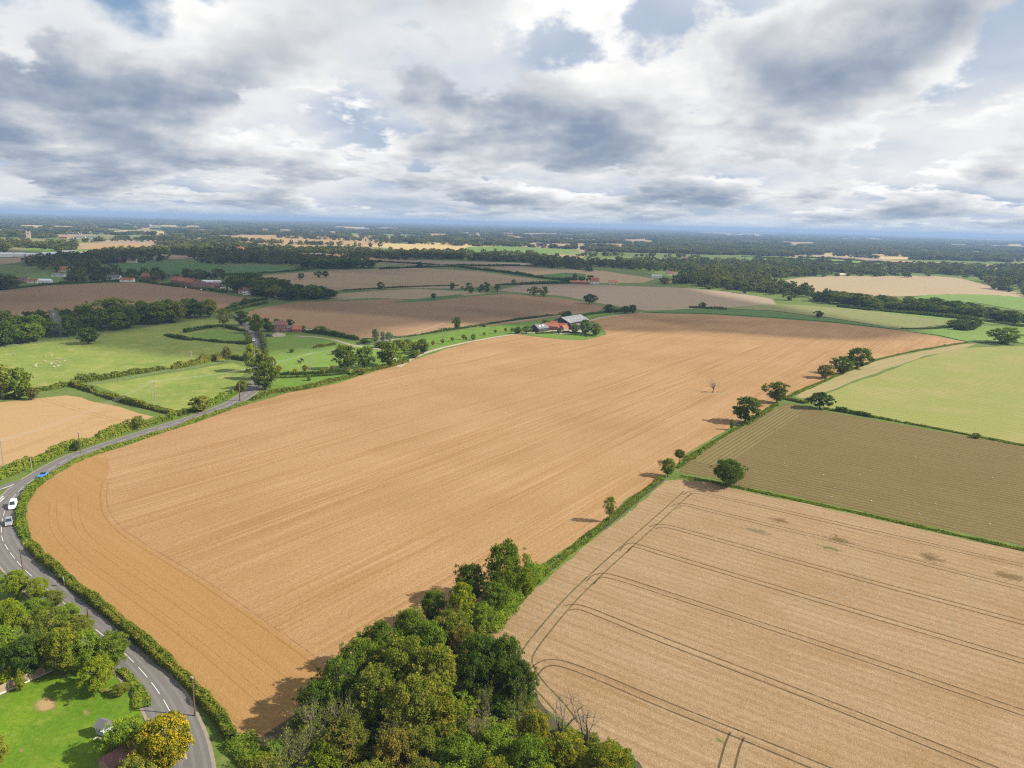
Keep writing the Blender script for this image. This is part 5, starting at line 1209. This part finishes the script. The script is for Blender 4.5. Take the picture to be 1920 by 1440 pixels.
# village and hamlets
VG = 'village and hamlet houses'
VH = [
 (30, 531, 20, 12, 7, 3, 3, 'brick', 'darktile', 'brown roofed house at the far left of the village'), (44, 529, -10, 9, 6, 3, 3, 'cream', 'slate', 'slate roofed house second from the far left'),
 (60, 531, 5, 11, 6, 2.6, 2, 'white', 'tile', 'small white house with red roof near the left paddock'), (80, 531, 8, 16, 7, 3.0, 1.6, 'metal', 'metal', 'white shed near the left paddock'),
 (118, 510, 10, 13, 9, 3.2, 4.2, 'cream', 'orange', 'brown gabled house among the left trees'), (108, 519, 0, 16, 6, 2.4, 1.6, 'white', 'sheetd', 'low white shed under the left trees'),
 (140, 518, -4, 12, 6, 2.4, 1.6, 'metal', 'sheet', 'pale shed right of the low white one'), (212, 528, 4, 15, 8, 4.6, 3, 'white', 'slate', 'white two-storey house with grey roof at the field edge'),
 (237, 529, 6, 15, 7, 3, 2, 'white', 'tile', 'white cottage with red roof at the field edge'), (246, 493, 0, 16, 9, 4, 4, 'cream', 'darktile', 'large house on the wood edge behind the green field'),
 (224, 492, 20, 12, 8, 4, 4, 'brick', 'darktile', 'brick house on the wood edge behind the green field'), (277, 525, -8, 18, 8, 4.4, 4, 'brick', 'orange', 'long orange roofed house in the village'),
 (293, 526, 12, 10, 8, 4, 4, 'brick', 'orange', 'orange roofed house right of the long one'), (330, 533, -10, 12, 8, 4.6, 4, 'brick', 'tile', 'red roofed house in the village middle'),
 (343, 535, -12, 13, 8, 4.6, 4, 'brick', 'orange', 'orange roofed house in the village middle'), (354, 537, -10, 11, 7, 4.6, 3.6, 'brick', 'tile', 'red gabled house at the village corner'),
 (372, 538, 5, 13, 7, 3, 3, 'paleb', 'darktile', 'plum roofed bungalow in the village'), (385, 541, -14, 14, 7, 3, 3, 'paleb', 'darktile', 'plum roofed bungalow nearest the field'),
 (395, 533, 0, 22, 7, 3, 1.5, 'metal', 'metal', 'long white shed behind the village'), (412, 535, -4, 18, 7, 3, 1.5, 'metal', 'sheet', 'second white shed behind the village'),
 (402, 540, 3, 12, 7, 2.6, 2.4, 'brick', 'darktile', 'brown bungalow right of the plum ones'), (418, 544, 0, 6, 3, 2.4, .4, 'cream', 'cream', 'cream caravan at the end of the village'),
 (436, 544, 0, 9, 3.2, 2.6, .4, 'white', 'white', 'white caravan at the end of the village'), (463, 553, 20, 8, 7, 4.6, 3, 'white', 'darktile', 'white gabled house among the clump trees'),
 (455, 551, 0, 9, 6, 3, 3, 'cream', 'tile', 'red roofed cottage left of the white gabled house'), (523, 558, -10, 10, 6, 3, 3, 'white', 'darktile', 'white house half hidden in the clump'),
 (428, 471, 0, 18, 8, 4, 4, 'white', 'slate', 'white house in the far hamlet'), (440, 472, 8, 26, 8, 4, 4, 'brick', 'orange', 'orange terrace in the far hamlet'), (450, 470, -6, 14, 9, 5, 4, 'brick', 'tile', 'red house in the far hamlet'),
 (566, 480, 0, 22, 9, 3, 3, 'brick', 'orange', 'orange roofed farmhouse beyond the long wood'), (594, 481, -4, 34, 12, 4, 3, 'black', 'sheet', 'grey roofed barn beyond the long wood'), (560, 470, 0, 18, 8, 3, 3, 'brick', 'orange', 'orange roofed cottage behind the far barn'),
 (1115, 533, -6, 12, 8, 4.4, 4.4, 'white', 'tile', 'white gabled house with a red roof among the far fields'), (1086, 532.5, -4, 26, 7, 2.4, 2, 'brick', 'orange', 'long low orange roofed barn left of the white gabled house'),
 (1150, 533, 2, 12, 7, 3, 2.6, 'cream', 'orange', 'orange roofed cottage right of the white gabled house'), (1232, 521, 0, 16, 7, 3, 2, 'white', 'sheet', 'white bungalow on the wood edge'), (1258, 516, 4, 13, 8, 3, 3, 'cream', 'darktile', 'cream house with plum roof in the trees'),
 (1286, 487, 0, 20, 8, 4, 3, 'brick', 'darktile', 'plum roofed house in the far right woods'), (1466, 501, 0, 20, 8, 3, 3, 'brick', 'orange', 'small orange roof before the sunlit fields'), (782, 478, 0, 22, 9, 3, 2, 'white', 'metal', 'white shed on the golden field edge'),
 (1582, 518, 0, 14, 6, 3, 2, 'cream', 'cream', 'cream shed at the top of the striped hill'), (120, 447, 0, 34, 9, 4, 3, 'brick', 'orange', 'orange roof row left of the church road'), (135, 447.5, 5, 30, 9, 4, 3, 'white', 'orange', 'orange roofed white house near the church'), (150, 448, 0, 30, 9, 4, 3, 'white', 'slate', 'white far house right of the orange ones'), (172, 448, 0, 34, 9, 4, 3, 'white', 'slate', 'white far house before the pale field'), (137, 439, 0, 50, 14, 5, 3, 'metal', 'metal', 'white far shed above the church road')]
for u, v, r_, L_, W_, wh, rh, wl, rf, lab in VH:
    q = gp(u, v); nw = [(0, -L_ * .25, .9, 1.3, 1.2), (0, L_ * .25, .9, 1.3, 1.2)] if wl not in ('metal', 'black') and np.hypot(*q) < 1300 else []
    if wh > 4 and nw: nw += [(0, -L_ * .25, 3.0, 1.2, 1.1), (0, L_ * .25, 3.0, 1.2, 1.1)]
    house(q, math.radians(r_), L_, W_, wh, rh, wl, rf, lab, nw, chimney=(L_ * .3 if nw and L_ < 20 and rh > 2.4 else None), group=VG, name='house' if wl not in ('metal', 'black') else 'shed', cat='house' if wl not in ('metal', 'black') else 'shed')
for i, (u0, u1, v, h_, lab) in enumerate([(-10, 22, 482, 7, 'leftmost of the long white glasshouse sheds'), (24, 46, 481, 6, 'second of the long white glasshouse sheds'), (48, 76, 481.5, 6, 'third of the long white glasshouse sheds'), (78, 110, 481, 7, 'fourth of the long white glasshouse sheds'), (114, 142, 481, 10, 'tall white warehouse beside the glasshouses'), (146, 158, 481.5, 8, 'short white warehouse beside the tall one'), (205, 219, 480, 6, 'pale warehouse among trees right of the tall one')]):
    A, Bq = gp(u0, v), gp(u1, v)
    house((A + Bq) / 2, math.atan2(*(Bq - A)[::-1]), float(np.hypot(*(Bq - A))), 40, h_ * .75, h_ * .25, 'metal', 'metal', lab, group='white sheds at far left', name='warehouse', cat='warehouse', over=.1)
# church tower
p = gp(54, 448.5); e = tag(empty('church_tower', p, 0, .4), 'square stone church tower rising above trees at far left', 'church tower')
MB().box(-5, 5, -5, 5, 0, 22).build('wall', B['stone'], e)
for sx in (-1, 1):
    for sy in (-1, 1): MB().box(sx * 4.3 - 1, sx * 4.3 + 1, sy * 4.3 - 1, sy * 4.3 + 1, 22, 24.5).build('pinnacle', B['stone'], e)
MB().box(-1.2, 1.2, -5.15, -4.9, 15, 19).build('belfry_opening', B['black'], e)
# garden buildings and fence
def fence():
    A, Bq = gp(-30, 1316), gp(132, 1243); d = Bq - A; L_ = float(np.hypot(*d)); n_ = int(L_ / 1.83)
    e = tag(empty('garden_fence', A, 0, math.atan2(d[1], d[0])), 'wooden panel fence with concrete posts behind the lawn', 'fence')
    pm = MB()
    for k in range(9): pm.box(.08, 1.75, -.02 - .012 * (k % 2), .02 + .012 * (k % 2), .30 + k * .155, .30 + k * .155 + .15)
    pm_m = mesh_from('panel', pm.V, pm.F, B['wood']); po = MB().box(-.07, .07, -.08, .08, 0, 1.85); po_m = mesh_from('post', po.V, po.F, B['concrete'])
    gb = MB().box(.07, 1.76, -.03, .03, 0, .28); gb_m = mesh_from('gravel_board', gb.V, gb.F, B['concrete'])
    for i in range(n_ + 1):
        for nm, me in (('post', po_m),) + ((('panel', pm_m), ('gravel_board', gb_m)) if i < n_ else ()):
            o = link(bpy.data.objects.new(nm, me), e); o.location = (i * 1.83, 0, 0)
fence()
p = gp(188, 1384); e = tag(empty('playhouse', p, 0, math.radians(-20)), 'small raised wooden playhouse with dark pitched roof on the lawn', 'playhouse')
pl = flat_mat('blue_grey_boards', (0.26, 0.29, 0.29), .85, .2, 3)
MB().box(-.8, .8, 0, 1.7, .5, 1.25).build('wall', pl, e)
for x_ in (-.74, -.25, .25, .74): MB().box(x_ - .06, x_ + .06, -.05, .07, 1.25, 1.95).build('post', B['frame'], e)
MB().box(-.75, .75, .9, 1.65, 1.25, 1.95).build('back_wall', pl, e)
for x_ in (-.7, .7):
    for y_ in (.1, 1.6): MB().box(x_ - .07, x_ + .07, y_ - .07, y_ + .07, 0, .5).build('leg', B['wood'], e)
MB().add([(-1, -.25, 1.9), (1, -.25, 1.9), (1, .85, 2.75), (-1, .85, 2.75), (1, 1.95, 1.9), (-1, 1.95, 1.9)], [(0, 1, 2, 3), (3, 2, 4, 5), (0, 3, 5), (1, 4, 2)]).build('roof', B['slate'], e)
MB().box(-.5, .5, -.9, -.05, .2, .3).build('step', B['concrete'], e)
house(gp(236, 1446), math.radians(62), 4.0, 3.2, 2.0, 1.0, 'wood', 'darktile', 'red-brown shed roof at the bottom edge of the lawn', name='shed', cat='shed')

# ================================================================== CARS
CARP = {}
TY = flat_mat('tyre', (0.02, 0.02, 0.02), .9, .1, 3); RIM = flat_mat('wheel_rim', (0.35, 0.35, 0.36), .35, .05, 3, .5)
GL = flat_mat('car_glass', (0.02, 0.025, 0.03), .08, .05, 1, .6); LAMP = flat_mat('headlamp', (0.7, 0.7, 0.68), .2, .05, 3, .5); SEAT = flat_mat('car_seat', (0.04, 0.03, 0.025), .8, .2, 3)
def paint(name, col):
    m, t = newmat(name)
    t.n('ShaderNodeOutputMaterial', {'Surface': t.n('ShaderNodeBsdfPrincipled', {'Base Color': (*col, 1), 'Roughness': .28, 'Coat Weight': .5, 'Coat Roughness': .05})}); return m
def loft(secs):
    """skin of quads through y-z half sections given as (x, [(y, z)...])"""
    mb = MB(); n = len(secs[0][1]); V = []; F = []
    for x, pr in secs:
        V += [(x, y, z) for y, z in pr] + [(x, -y, z) for y, z in reversed(pr)]
    m_ = 2 * n
    for i in range(len(secs) - 1):
        for j in range(m_): F.append((i * m_ + j, i * m_ + (j + 1) % m_, (i + 1) * m_ + (j + 1) % m_, (i + 1) * m_ + j))
    F += [tuple(range(m_ - 1, -1, -1)), tuple((len(secs) - 1) * m_ + j for j in range(m_))]
    return mb.add(V, F)
def car(p, heading, mat, label, kind='hatch', name='car', cat='car', group='cars on the road'):
    e = tag(empty(name, p, .115, heading), label, cat, group)
    H_, L_, roof = {'hatch': (.88, 4.2, 1.48), 'van': (1.05, 4.8, 1.9), 'open': (.82, 4.0, .82), 'suv': (1.0, 4.5, 1.7)}[kind]
    l = L_ / 2
    def sec(x, w_, z0, z1): return (x, [(w_ * .86, z0), (w_, z0 + .22), (w_, z1 - .16), (w_ * .9, z1)])
    loft([sec(-l, .74, .32, H_ - .12), sec(-l + .25, .86, .24, H_), sec(-l * .4, .89, .22, H_ + .02), sec(l * .35, .89, .22, H_), sec(l - .5, .85, .24, H_ - .12), sec(l, .70, .34, H_ - .26)]).build('body', mat, e, smooth=False)
    if kind == 'open':
        MB().box(-.9, .6, -.66, .66, H_ - .05, H_ + .03).build('cockpit', SEAT, e)
        for y_ in (-.36, .36): MB().box(-.62, -.42, y_ - .24, y_ + .24, H_, H_ + .36).build('seat', SEAT, e)
        MB().add([(.62, -.66, H_), (.62, .66, H_), (.22, .58, H_ + .42), (.22, -.58, H_ + .42)], [(0, 1, 2, 3)]).build('windscreen', GL, e)
    else:
        bk, ft = {'hatch': (-l + .25, l * .36), 'van': (-l + .12, l * .52), 'suv': (-l + .18, l * .40)}[kind]
        loft([(bk, [(.80, H_ - .02), (.79, H_), (.78, H_ + .02), (.7, H_ + .04)]), (bk + .35, [(.80, H_ - .02), (.74, roof - .28), (.70, roof - .06), (.6, roof)]), (ft - .85, [(.80, H_ - .02), (.74, roof - .28), (.70, roof - .06), (.6, roof)]), (ft, [(.80, H_ - .02), (.79, H_), (.78, H_ + .02), (.7, H_ + .04)])]).build('cabin', mat, e)
        MB().add([(ft + .02, -.68, H_ + .06), (ft + .02, .68, H_ + .06), (ft - .80, .58, roof - .03), (ft - .80, -.58, roof - .03)], [(0, 1, 2, 3)]).build('windscreen', GL, e)
        MB().add([(bk - .02, -.66, H_ + .08), (bk - .02, .66, H_ + .08), (bk + .30, .58, roof - .05), (bk + .30, -.58, roof - .05)], [(3, 2, 1, 0)]).build('rear_window', GL, e)
        for s_ in (-1, 1):
            xs_ = (bk + .4 if kind != 'van' else ft - 1.5, ft - .3)
            MB().add([(xs_[0], s_ * .815, H_ + .06), (xs_[1], s_ * .815, H_ + .06), (ft - .88, s_ * .745, roof - .2), (xs_[0] + .15, s_ * .755, roof - .2)], [(0, 1, 2, 3)]).build('side_window', GL, e)
    for x_ in (-l * .62, l * .62):
        for s_ in (-1, 1):
            wv = MB().tube([(x_, s_ * .70, .31), (x_, s_ * .90, .31)], [.31, .31], 14).build('wheel', TY, e)
            MB().tube([(x_, s_ * .89, .31), (x_, s_ * .915, .31)], [.19, .19], 10).build('rim', RIM, wv)
    for s_ in (-1, 1): MB().box(l - .14, l + .01, s_ * .58 - .17, s_ * .58 + .17, H_ - .40, H_ - .27).build('headlight', LAMP, e)
    return e
def car_road(u, v, off, facing, *ar, **kw):
    q = gp(u, v); i = int(np.argmin([np.hypot(*(x - q)) for x in road_line])); d = road_line[min(i + 2, len(road_line) - 1)] - road_line[max(i - 2, 0)]
    d = d / np.linalg.norm(d); nr = np.array((-d[1], d[0])); pp = road_line[i] + nr * off
    return car(pp, math.atan2(d[1], d[0]) + (0 if facing > 0 else math.pi), *ar, **kw)
PW = paint('white_paint', (0.78, 0.78, 0.78)); PG = paint('silver_paint', (0.22, 0.23, 0.24)); PB = paint('blue_paint', (0.02, 0.17, 0.52)); PK = paint('dark_paint', (0.02, 0.025, 0.035))
car_road(17, 952, -1.6, -1, PW, 'white van coming round the bend', 'van', 'van', 'van')
car_road(6, 985, -1.6, -1, PG, 'silver hatchback following the white van')
car_road(72, 894, -1.5, -1, PB, 'bright blue open-top car in the bend', 'open')
car_road(479, 639, 1.6, -1, PW, 'white car far up the straight road')
car_road(489, 683, 1.6, -1, PK, 'dark car on the straight road by the tall tree')
car(gp(505, 631), .3, PK, 'dark car parked in front of the red cottage', 'suv')
car(gp(577, 621.5), .1, PW, 'left white car parked right of the cottage'); car(gp(585, 622), .2, PW, 'right white car parked right of the cottage')
for i, (u, v) in enumerate(((338, 538), (343, 539), (350, 540), (356, 539.5), (362, 541), (368, 542), (378, 544), (390, 545.5))):
    car(gp(u, v), i * .8, [PW, PG, PW, PK][i % 4], 'car parked in the yard before the village houses', group='cars parked in the village yard')

# ================================================================== POLES, WIRES, SIGNS
PO = flat_mat('creosoted_pole', (0.10, 0.065, 0.045), .9, .25, 1.5); POG = flat_mat('grey_pole', (0.23, 0.20, 0.17), .9, .2, 1.5); WIRE = flat_mat('wire', (0.28, 0.28, 0.27), .5, .05, 1)
def pole(u, v, h, label, twin=0.0, mat=PO, rot=0.0, arm=1.6, r=.14):
    e = tag(empty('utility_pole', gp(u, v), 0, rot), label, 'utility pole', 'utility poles')
    for s_ in ((-1, 1) if twin else (0,)): MB().tube([(s_ * twin / 2, 0, 0), (s_ * twin / 2, 0, h)], [r, r * .75], 8).build('post', mat, e)
    if arm:
        MB().box(-arm / 2 - twin / 2, arm / 2 + twin / 2, -.06, .06, h - .35, h - .2).build('crossarm', mat, e)
        for s_ in (-1, 0, 1): MB().tube([(s_ * (arm / 2 + twin / 2 - .1), 0, h - .2), (s_ * (arm / 2 + twin / 2 - .1), 0, h + .12)], [.06, .04], 6).build('insulator', B['frame'], e)
    return e
pole(44, 1078, 6.5, 'brown roadside pole among yellow-green shrubs', arm=0); pole(169, 1187, 5.5, 'brown roadside pole at the second shrub bank', arm=0)
pole(366, 1343, 7.2, 'brown pole on the verge by the tall hedge', arm=.5); pole(151, 850, 7.5, 'brown pole beside the upper road', arm=.6)
pole(60, 884, 5, 'short grey pole in the thick hedge', mat=POG, arm=0); pole(450, 752, 8, 'ivy-covered pole beside the shaded road', arm=0, r=.3)
HP = [(4, 884, 'twin wooden pole at the left edge of the pale field'), (289, 757, 'twin wooden pole behind the diagonal hedge'), (581, 698, 'twin wooden pole in the orchard meadow'), (830, 633, 'tall thin pole in the orchard strip')]
for u, v, lab in HP: pole(u, v, 10, lab, twin=(1.3 if u < 700 else 0), mat=POG, rot=1.0, arm=1.6)
for (u0, v0, l0), (u1, v1, l1) in zip(HP, HP[1:]):
    a, b = gp(u0, v0), gp(u1, v1); d = (b - a) / np.linalg.norm(b - a); nr = np.array((-d[1], d[0]))
    e = tag(empty('power_line', a), 'three sagging wires from the ' + l0.replace(' at the left edge of the pale field', ' by the bend'), 'wires')
    e['label'] = {4: 'sagging wires across the pale field', 289: 'sagging wires across the roadside pasture', 581: 'sagging wires across the meadow and orchard'}[u0]
    for s_ in (-1, 0, 1):
        pts = []
        for i in range(13):
            f = i / 12; q = (b - a) * f + nr * s_ * 1.1; pts.append((q[0], q[1], 10.1 - 2.2 * 4 * f * (1 - f)))
        MB().tube(pts, [.022] * 13, 4).build('wire', WIRE, e)
e = tag(empty('road_sign', gp(121, 1100), 0, -.7), 'white square road sign in the hedge', 'road sign')
MB().tube([(0, 0, 0), (0, 0, 2.2)], [.04, .04], 6).build('post', POG, e); MB().box(-.35, .35, -.06, -.03, 1.5, 2.3).build('panel', B['frame'], e)
e = tag(empty('road_sign', gp(68, 1112), 0, -.7), 'small white marker at the left kerb', 'road sign')
MB().tube([(0, 0, 0), (0, 0, .9)], [.05, .05], 6).build('post', B['frame'], e); MB().box(-.12, .12, -.07, -.04, .6, .95).build('panel', B['frame'], e)
def mast(u, v, h, label, wbase=5):
    e = tag(empty('transmission_mast', gp(u, v)), label, 'mast', 'masts and pylons on the skyline')
    for sx in (-1, 1):
        for sy in (-1, 1): MB().tube([(sx * wbase, sy * wbase, 0), (sx * .6, sy * .6, h)], [.7, .4], 4).build('leg', POG, e)
    for k in (.55, .72, .88): MB().box(-wbase * 1.3, wbase * 1.3, -.5, .5, h * k - .4, h * k + .4).build('crossarm', POG, e)
for u, v, h_, lab in ((1016, 436, 50, 'left one of the two tall masts on the skyline'), (1035, 436.5, 50, 'right one of the two tall masts on the skyline'), (960, 444, 34, 'pylon left of the skyline masts'), (1122, 451, 32, 'pylon right of the skyline masts'), (1328, 458, 30, 'pylon over the wooded distance at right'), (1510, 468, 30, 'pylon above the far right woods')):
    mast(u, v, min(h_, 110), lab, 3.0)

# ================================================================== ANIMALS
def skinned(name, V, E_, R, mat):
    """one continuous body grown over a skeleton"""
    me = bpy.data.meshes.new(name); me.from_pydata(V, E_, []); me.materials.append(mat)
    o = bpy.data.objects.new(name, me); COL.objects.link(o)
    md = o.modifiers.new('skin', 'SKIN'); sv = me.skin_vertices[0] if me.skin_vertices else None
    if sv is None:
        import bmesh
        bm = bmesh.new(); bm.from_mesh(me); bm.verts.layers.skin.verify(); bm.to_mesh(me); bm.free(); sv = me.skin_vertices[0]
    for i, r in enumerate(R): sv.data[i].radius = (r, r) if not isinstance(r, tuple) else r
    sv.data[0].use_root = True
    o.modifiers.new('sub', 'SUBSURF').levels = 1; o.modifiers['sub'].render_levels = 1
    dg = bpy.context.evaluated_depsgraph_get(); m2 = bpy.data.meshes.new_from_object(o.evaluated_get(dg)); bpy.data.objects.remove(o)
    m2.materials.clear(); m2.materials.append(mat); m2.polygons.foreach_set('use_smooth', np.ones(len(m2.polygons), dtype=bool)); return m2
def quadruped(name, mat, s, body, neck):
    V = [(0, 0, .62), (.38, 0, .64), (-.38, 0, .62), (.62, 0, .80), (.82, 0, .86 if neck else .45), (.98, 0, .78 if neck else .32)]
    E_ = [(0, 1), (0, 2), (1, 3), (3, 4), (4, 5)]; R = [body, body * .92, body * .92, body * .5, body * .42, body * .26]
    for x, par in ((.40, 1), (-.42, 2)):
        for sy in (-1, 1):
            b = len(V); V += [(x, sy * .13, .42), (x + (.02 if par == 1 else -.05), sy * .14, .22), (x, sy * .14, .02)]
            E_ += [(par, b), (b, b + 1), (b + 1, b + 2)]; R += [body * .34, body * .2, body * .18]
    V.append((-.62, 0, .5)); E_.append((2, len(V) - 1)); R.append(.05)
    return skinned(name, [tuple(c * s for c in v) for v in V], E_, [r * s for r in R], mat)
WOOL = flat_mat('wool', (0.36, 0.33, 0.27), .95, .15, 4); HIDE = flat_mat('dark_hide', (0.03, 0.025, 0.022), .8, .3, 2)
sheep_m = quadruped('sheep', WOOL, .95, .27, True); cow_m = quadruped('cow', HIDE, 2.0, .24, True)
ar = random.Random(9)
for u, v in ((27, 666), (85, 669), (97, 668), (107, 675), (111, 675), (107, 679), (111, 680), (121, 678), (85, 679), (67, 687), (67, 689), (94, 685), (97, 683), (104, 684), (102, 689), (109, 688), (68, 685)):
    o = link(bpy.data.objects.new('sheep', sheep_m)); q = gp(u, v); o.location = (q[0], q[1], .02); o.rotation_euler = (0, 0, ar.uniform(0, 6.28))
    tag(o, 'cream sheep grazing in the flock on the left pasture', 'sheep', 'sheep in the pasture')
for u, v, lab in ((562, 682, 'dark cow nearer the yellowing tree in the meadow'), (567, 678, 'dark cow further up the meadow')):
    o = link(bpy.data.objects.new('cow', cow_m)); q = gp(u, v); o.location = (q[0], q[1], .02); o.rotation_euler = (0, 0, 2.6); tag(o, lab, 'cow', 'cows in the meadow')
gb = MB().tube([(-.26, 0, .20), (-.14, 0, .25), (.05, 0, .28), (.16, 0, .34), (.24, 0, .36), (.30, 0, .35)], [.02, .09, .11, .07, .06, .015], 6).tube([(0, .03, 0), (0, .03, .2)], [.015, .015], 4).tube([(0, -.03, 0), (0, -.03, .2)], [.015, .015], 4)
gull_m = mesh_from('gull', gb.V, gb.F, flat_mat('gull_feathers', (0.50, 0.50, 0.48), .8, .05, 4)); 
for i in range(20):
    u = ar.uniform(1430, 1910); t_ = ar.random(); lo_, hi_ = 775 + (u - 1430) * .155, 905 + (u - 1400) * .215
    v = lo_ + (hi_ - lo_) * (t_ ** .7 * .92 + .04)
    q = gp(u, v); o = link(bpy.data.objects.new('gull', gull_m)); o.location = (q[0], q[1], .03); o.rotation_euler = (0, 0, ar.uniform(0, 6.28)); o.scale = (.9,) * 3
    tag(o, 'white gull standing on the drilled field', 'gull', 'gulls on the drilled field')

# ================================================================== FIELD FENCES, SMALL THINGS, SMOKE
def field_fence(px, gap, h, label, mat):
    P = resample([gp(*p) for p in px], gap); A = P[0]
    e = tag(empty('field_fence', A), label, 'fence', 'post and wire fences')
    m_ = MB().box(-.07, .07, -.07, .07, 0, h); me = mesh_from('post', m_.V, m_.F, mat)
    for p in P:
        o = link(bpy.data.objects.new('post', me), e); o.location = (p[0] - A[0], p[1] - A[1], 0); o.rotation_euler = (0, 0, ar.uniform(0, 1))
    for z_ in (.45, .95): MB().tube([(p[0] - A[0], p[1] - A[1], z_ * h / 1.1) for p in P[::4] + [P[-1]]], [.02] * len(P[::4] + [P[-1]]), 4).build('wire', WIRE, e)
field_fence([(-10, 654), (60, 646), (130, 635), (200, 625), (270, 617), (340, 607), (404, 598)], 4.0, 1.3, 'pale post fence along the foot of the dark wood', POG)
field_fence([(150, 726), (200, 718), (260, 708), (312, 697)], 3.0, 1.1, 'post fence under the left trimmed hedge', POG)
field_fence([(322, 698), (370, 690), (430, 678)], 3.0, 1.1, 'post fence under the trimmed hedge nearer the road', POG)
e = tag(empty('stone_pillar', gp(358, 668)), 'weathered pillar alone in the sheep pasture', 'pillar')
MB().tube([(0, 0, 0), (0, 0, .35)], [.75, .7], 8).build('base', B['stone'], e); MB().tube([(0, 0, .35), (.03, 0, 2.2), (0, 0, 3.4)], [.42, .34, .22], 8).build('shaft', B['stone'], e)
sm = MB().tube([(0, 0, 0), (.2, 0, 3), (-.6, .3, 7), (-1.6, .2, 11), (-2.8, 0, 15), (-4.5, .4, 18)], [.6, 1.4, 2.2, 2.8, 3.0, 1.5], 12)
smoke = sm.build('smoke', None); q = gp(114, 634); smoke.location = (q[0], q[1], 1.0)
smt = bpy.data.materials.new('wood_smoke'); smt.use_nodes = True; t = NT(smt.node_tree)
t.n('ShaderNodeOutputMaterial', {'Volume': t.n('ShaderNodeVolumePrincipled', {'Color': (0.75, 0.80, 0.88, 1), 'Density': .045})})
smoke.data.materials.clear(); smoke.data.materials.append(smt); tag(smoke, 'thin blue smoke drifting up from the dark wood', kind='stuff')
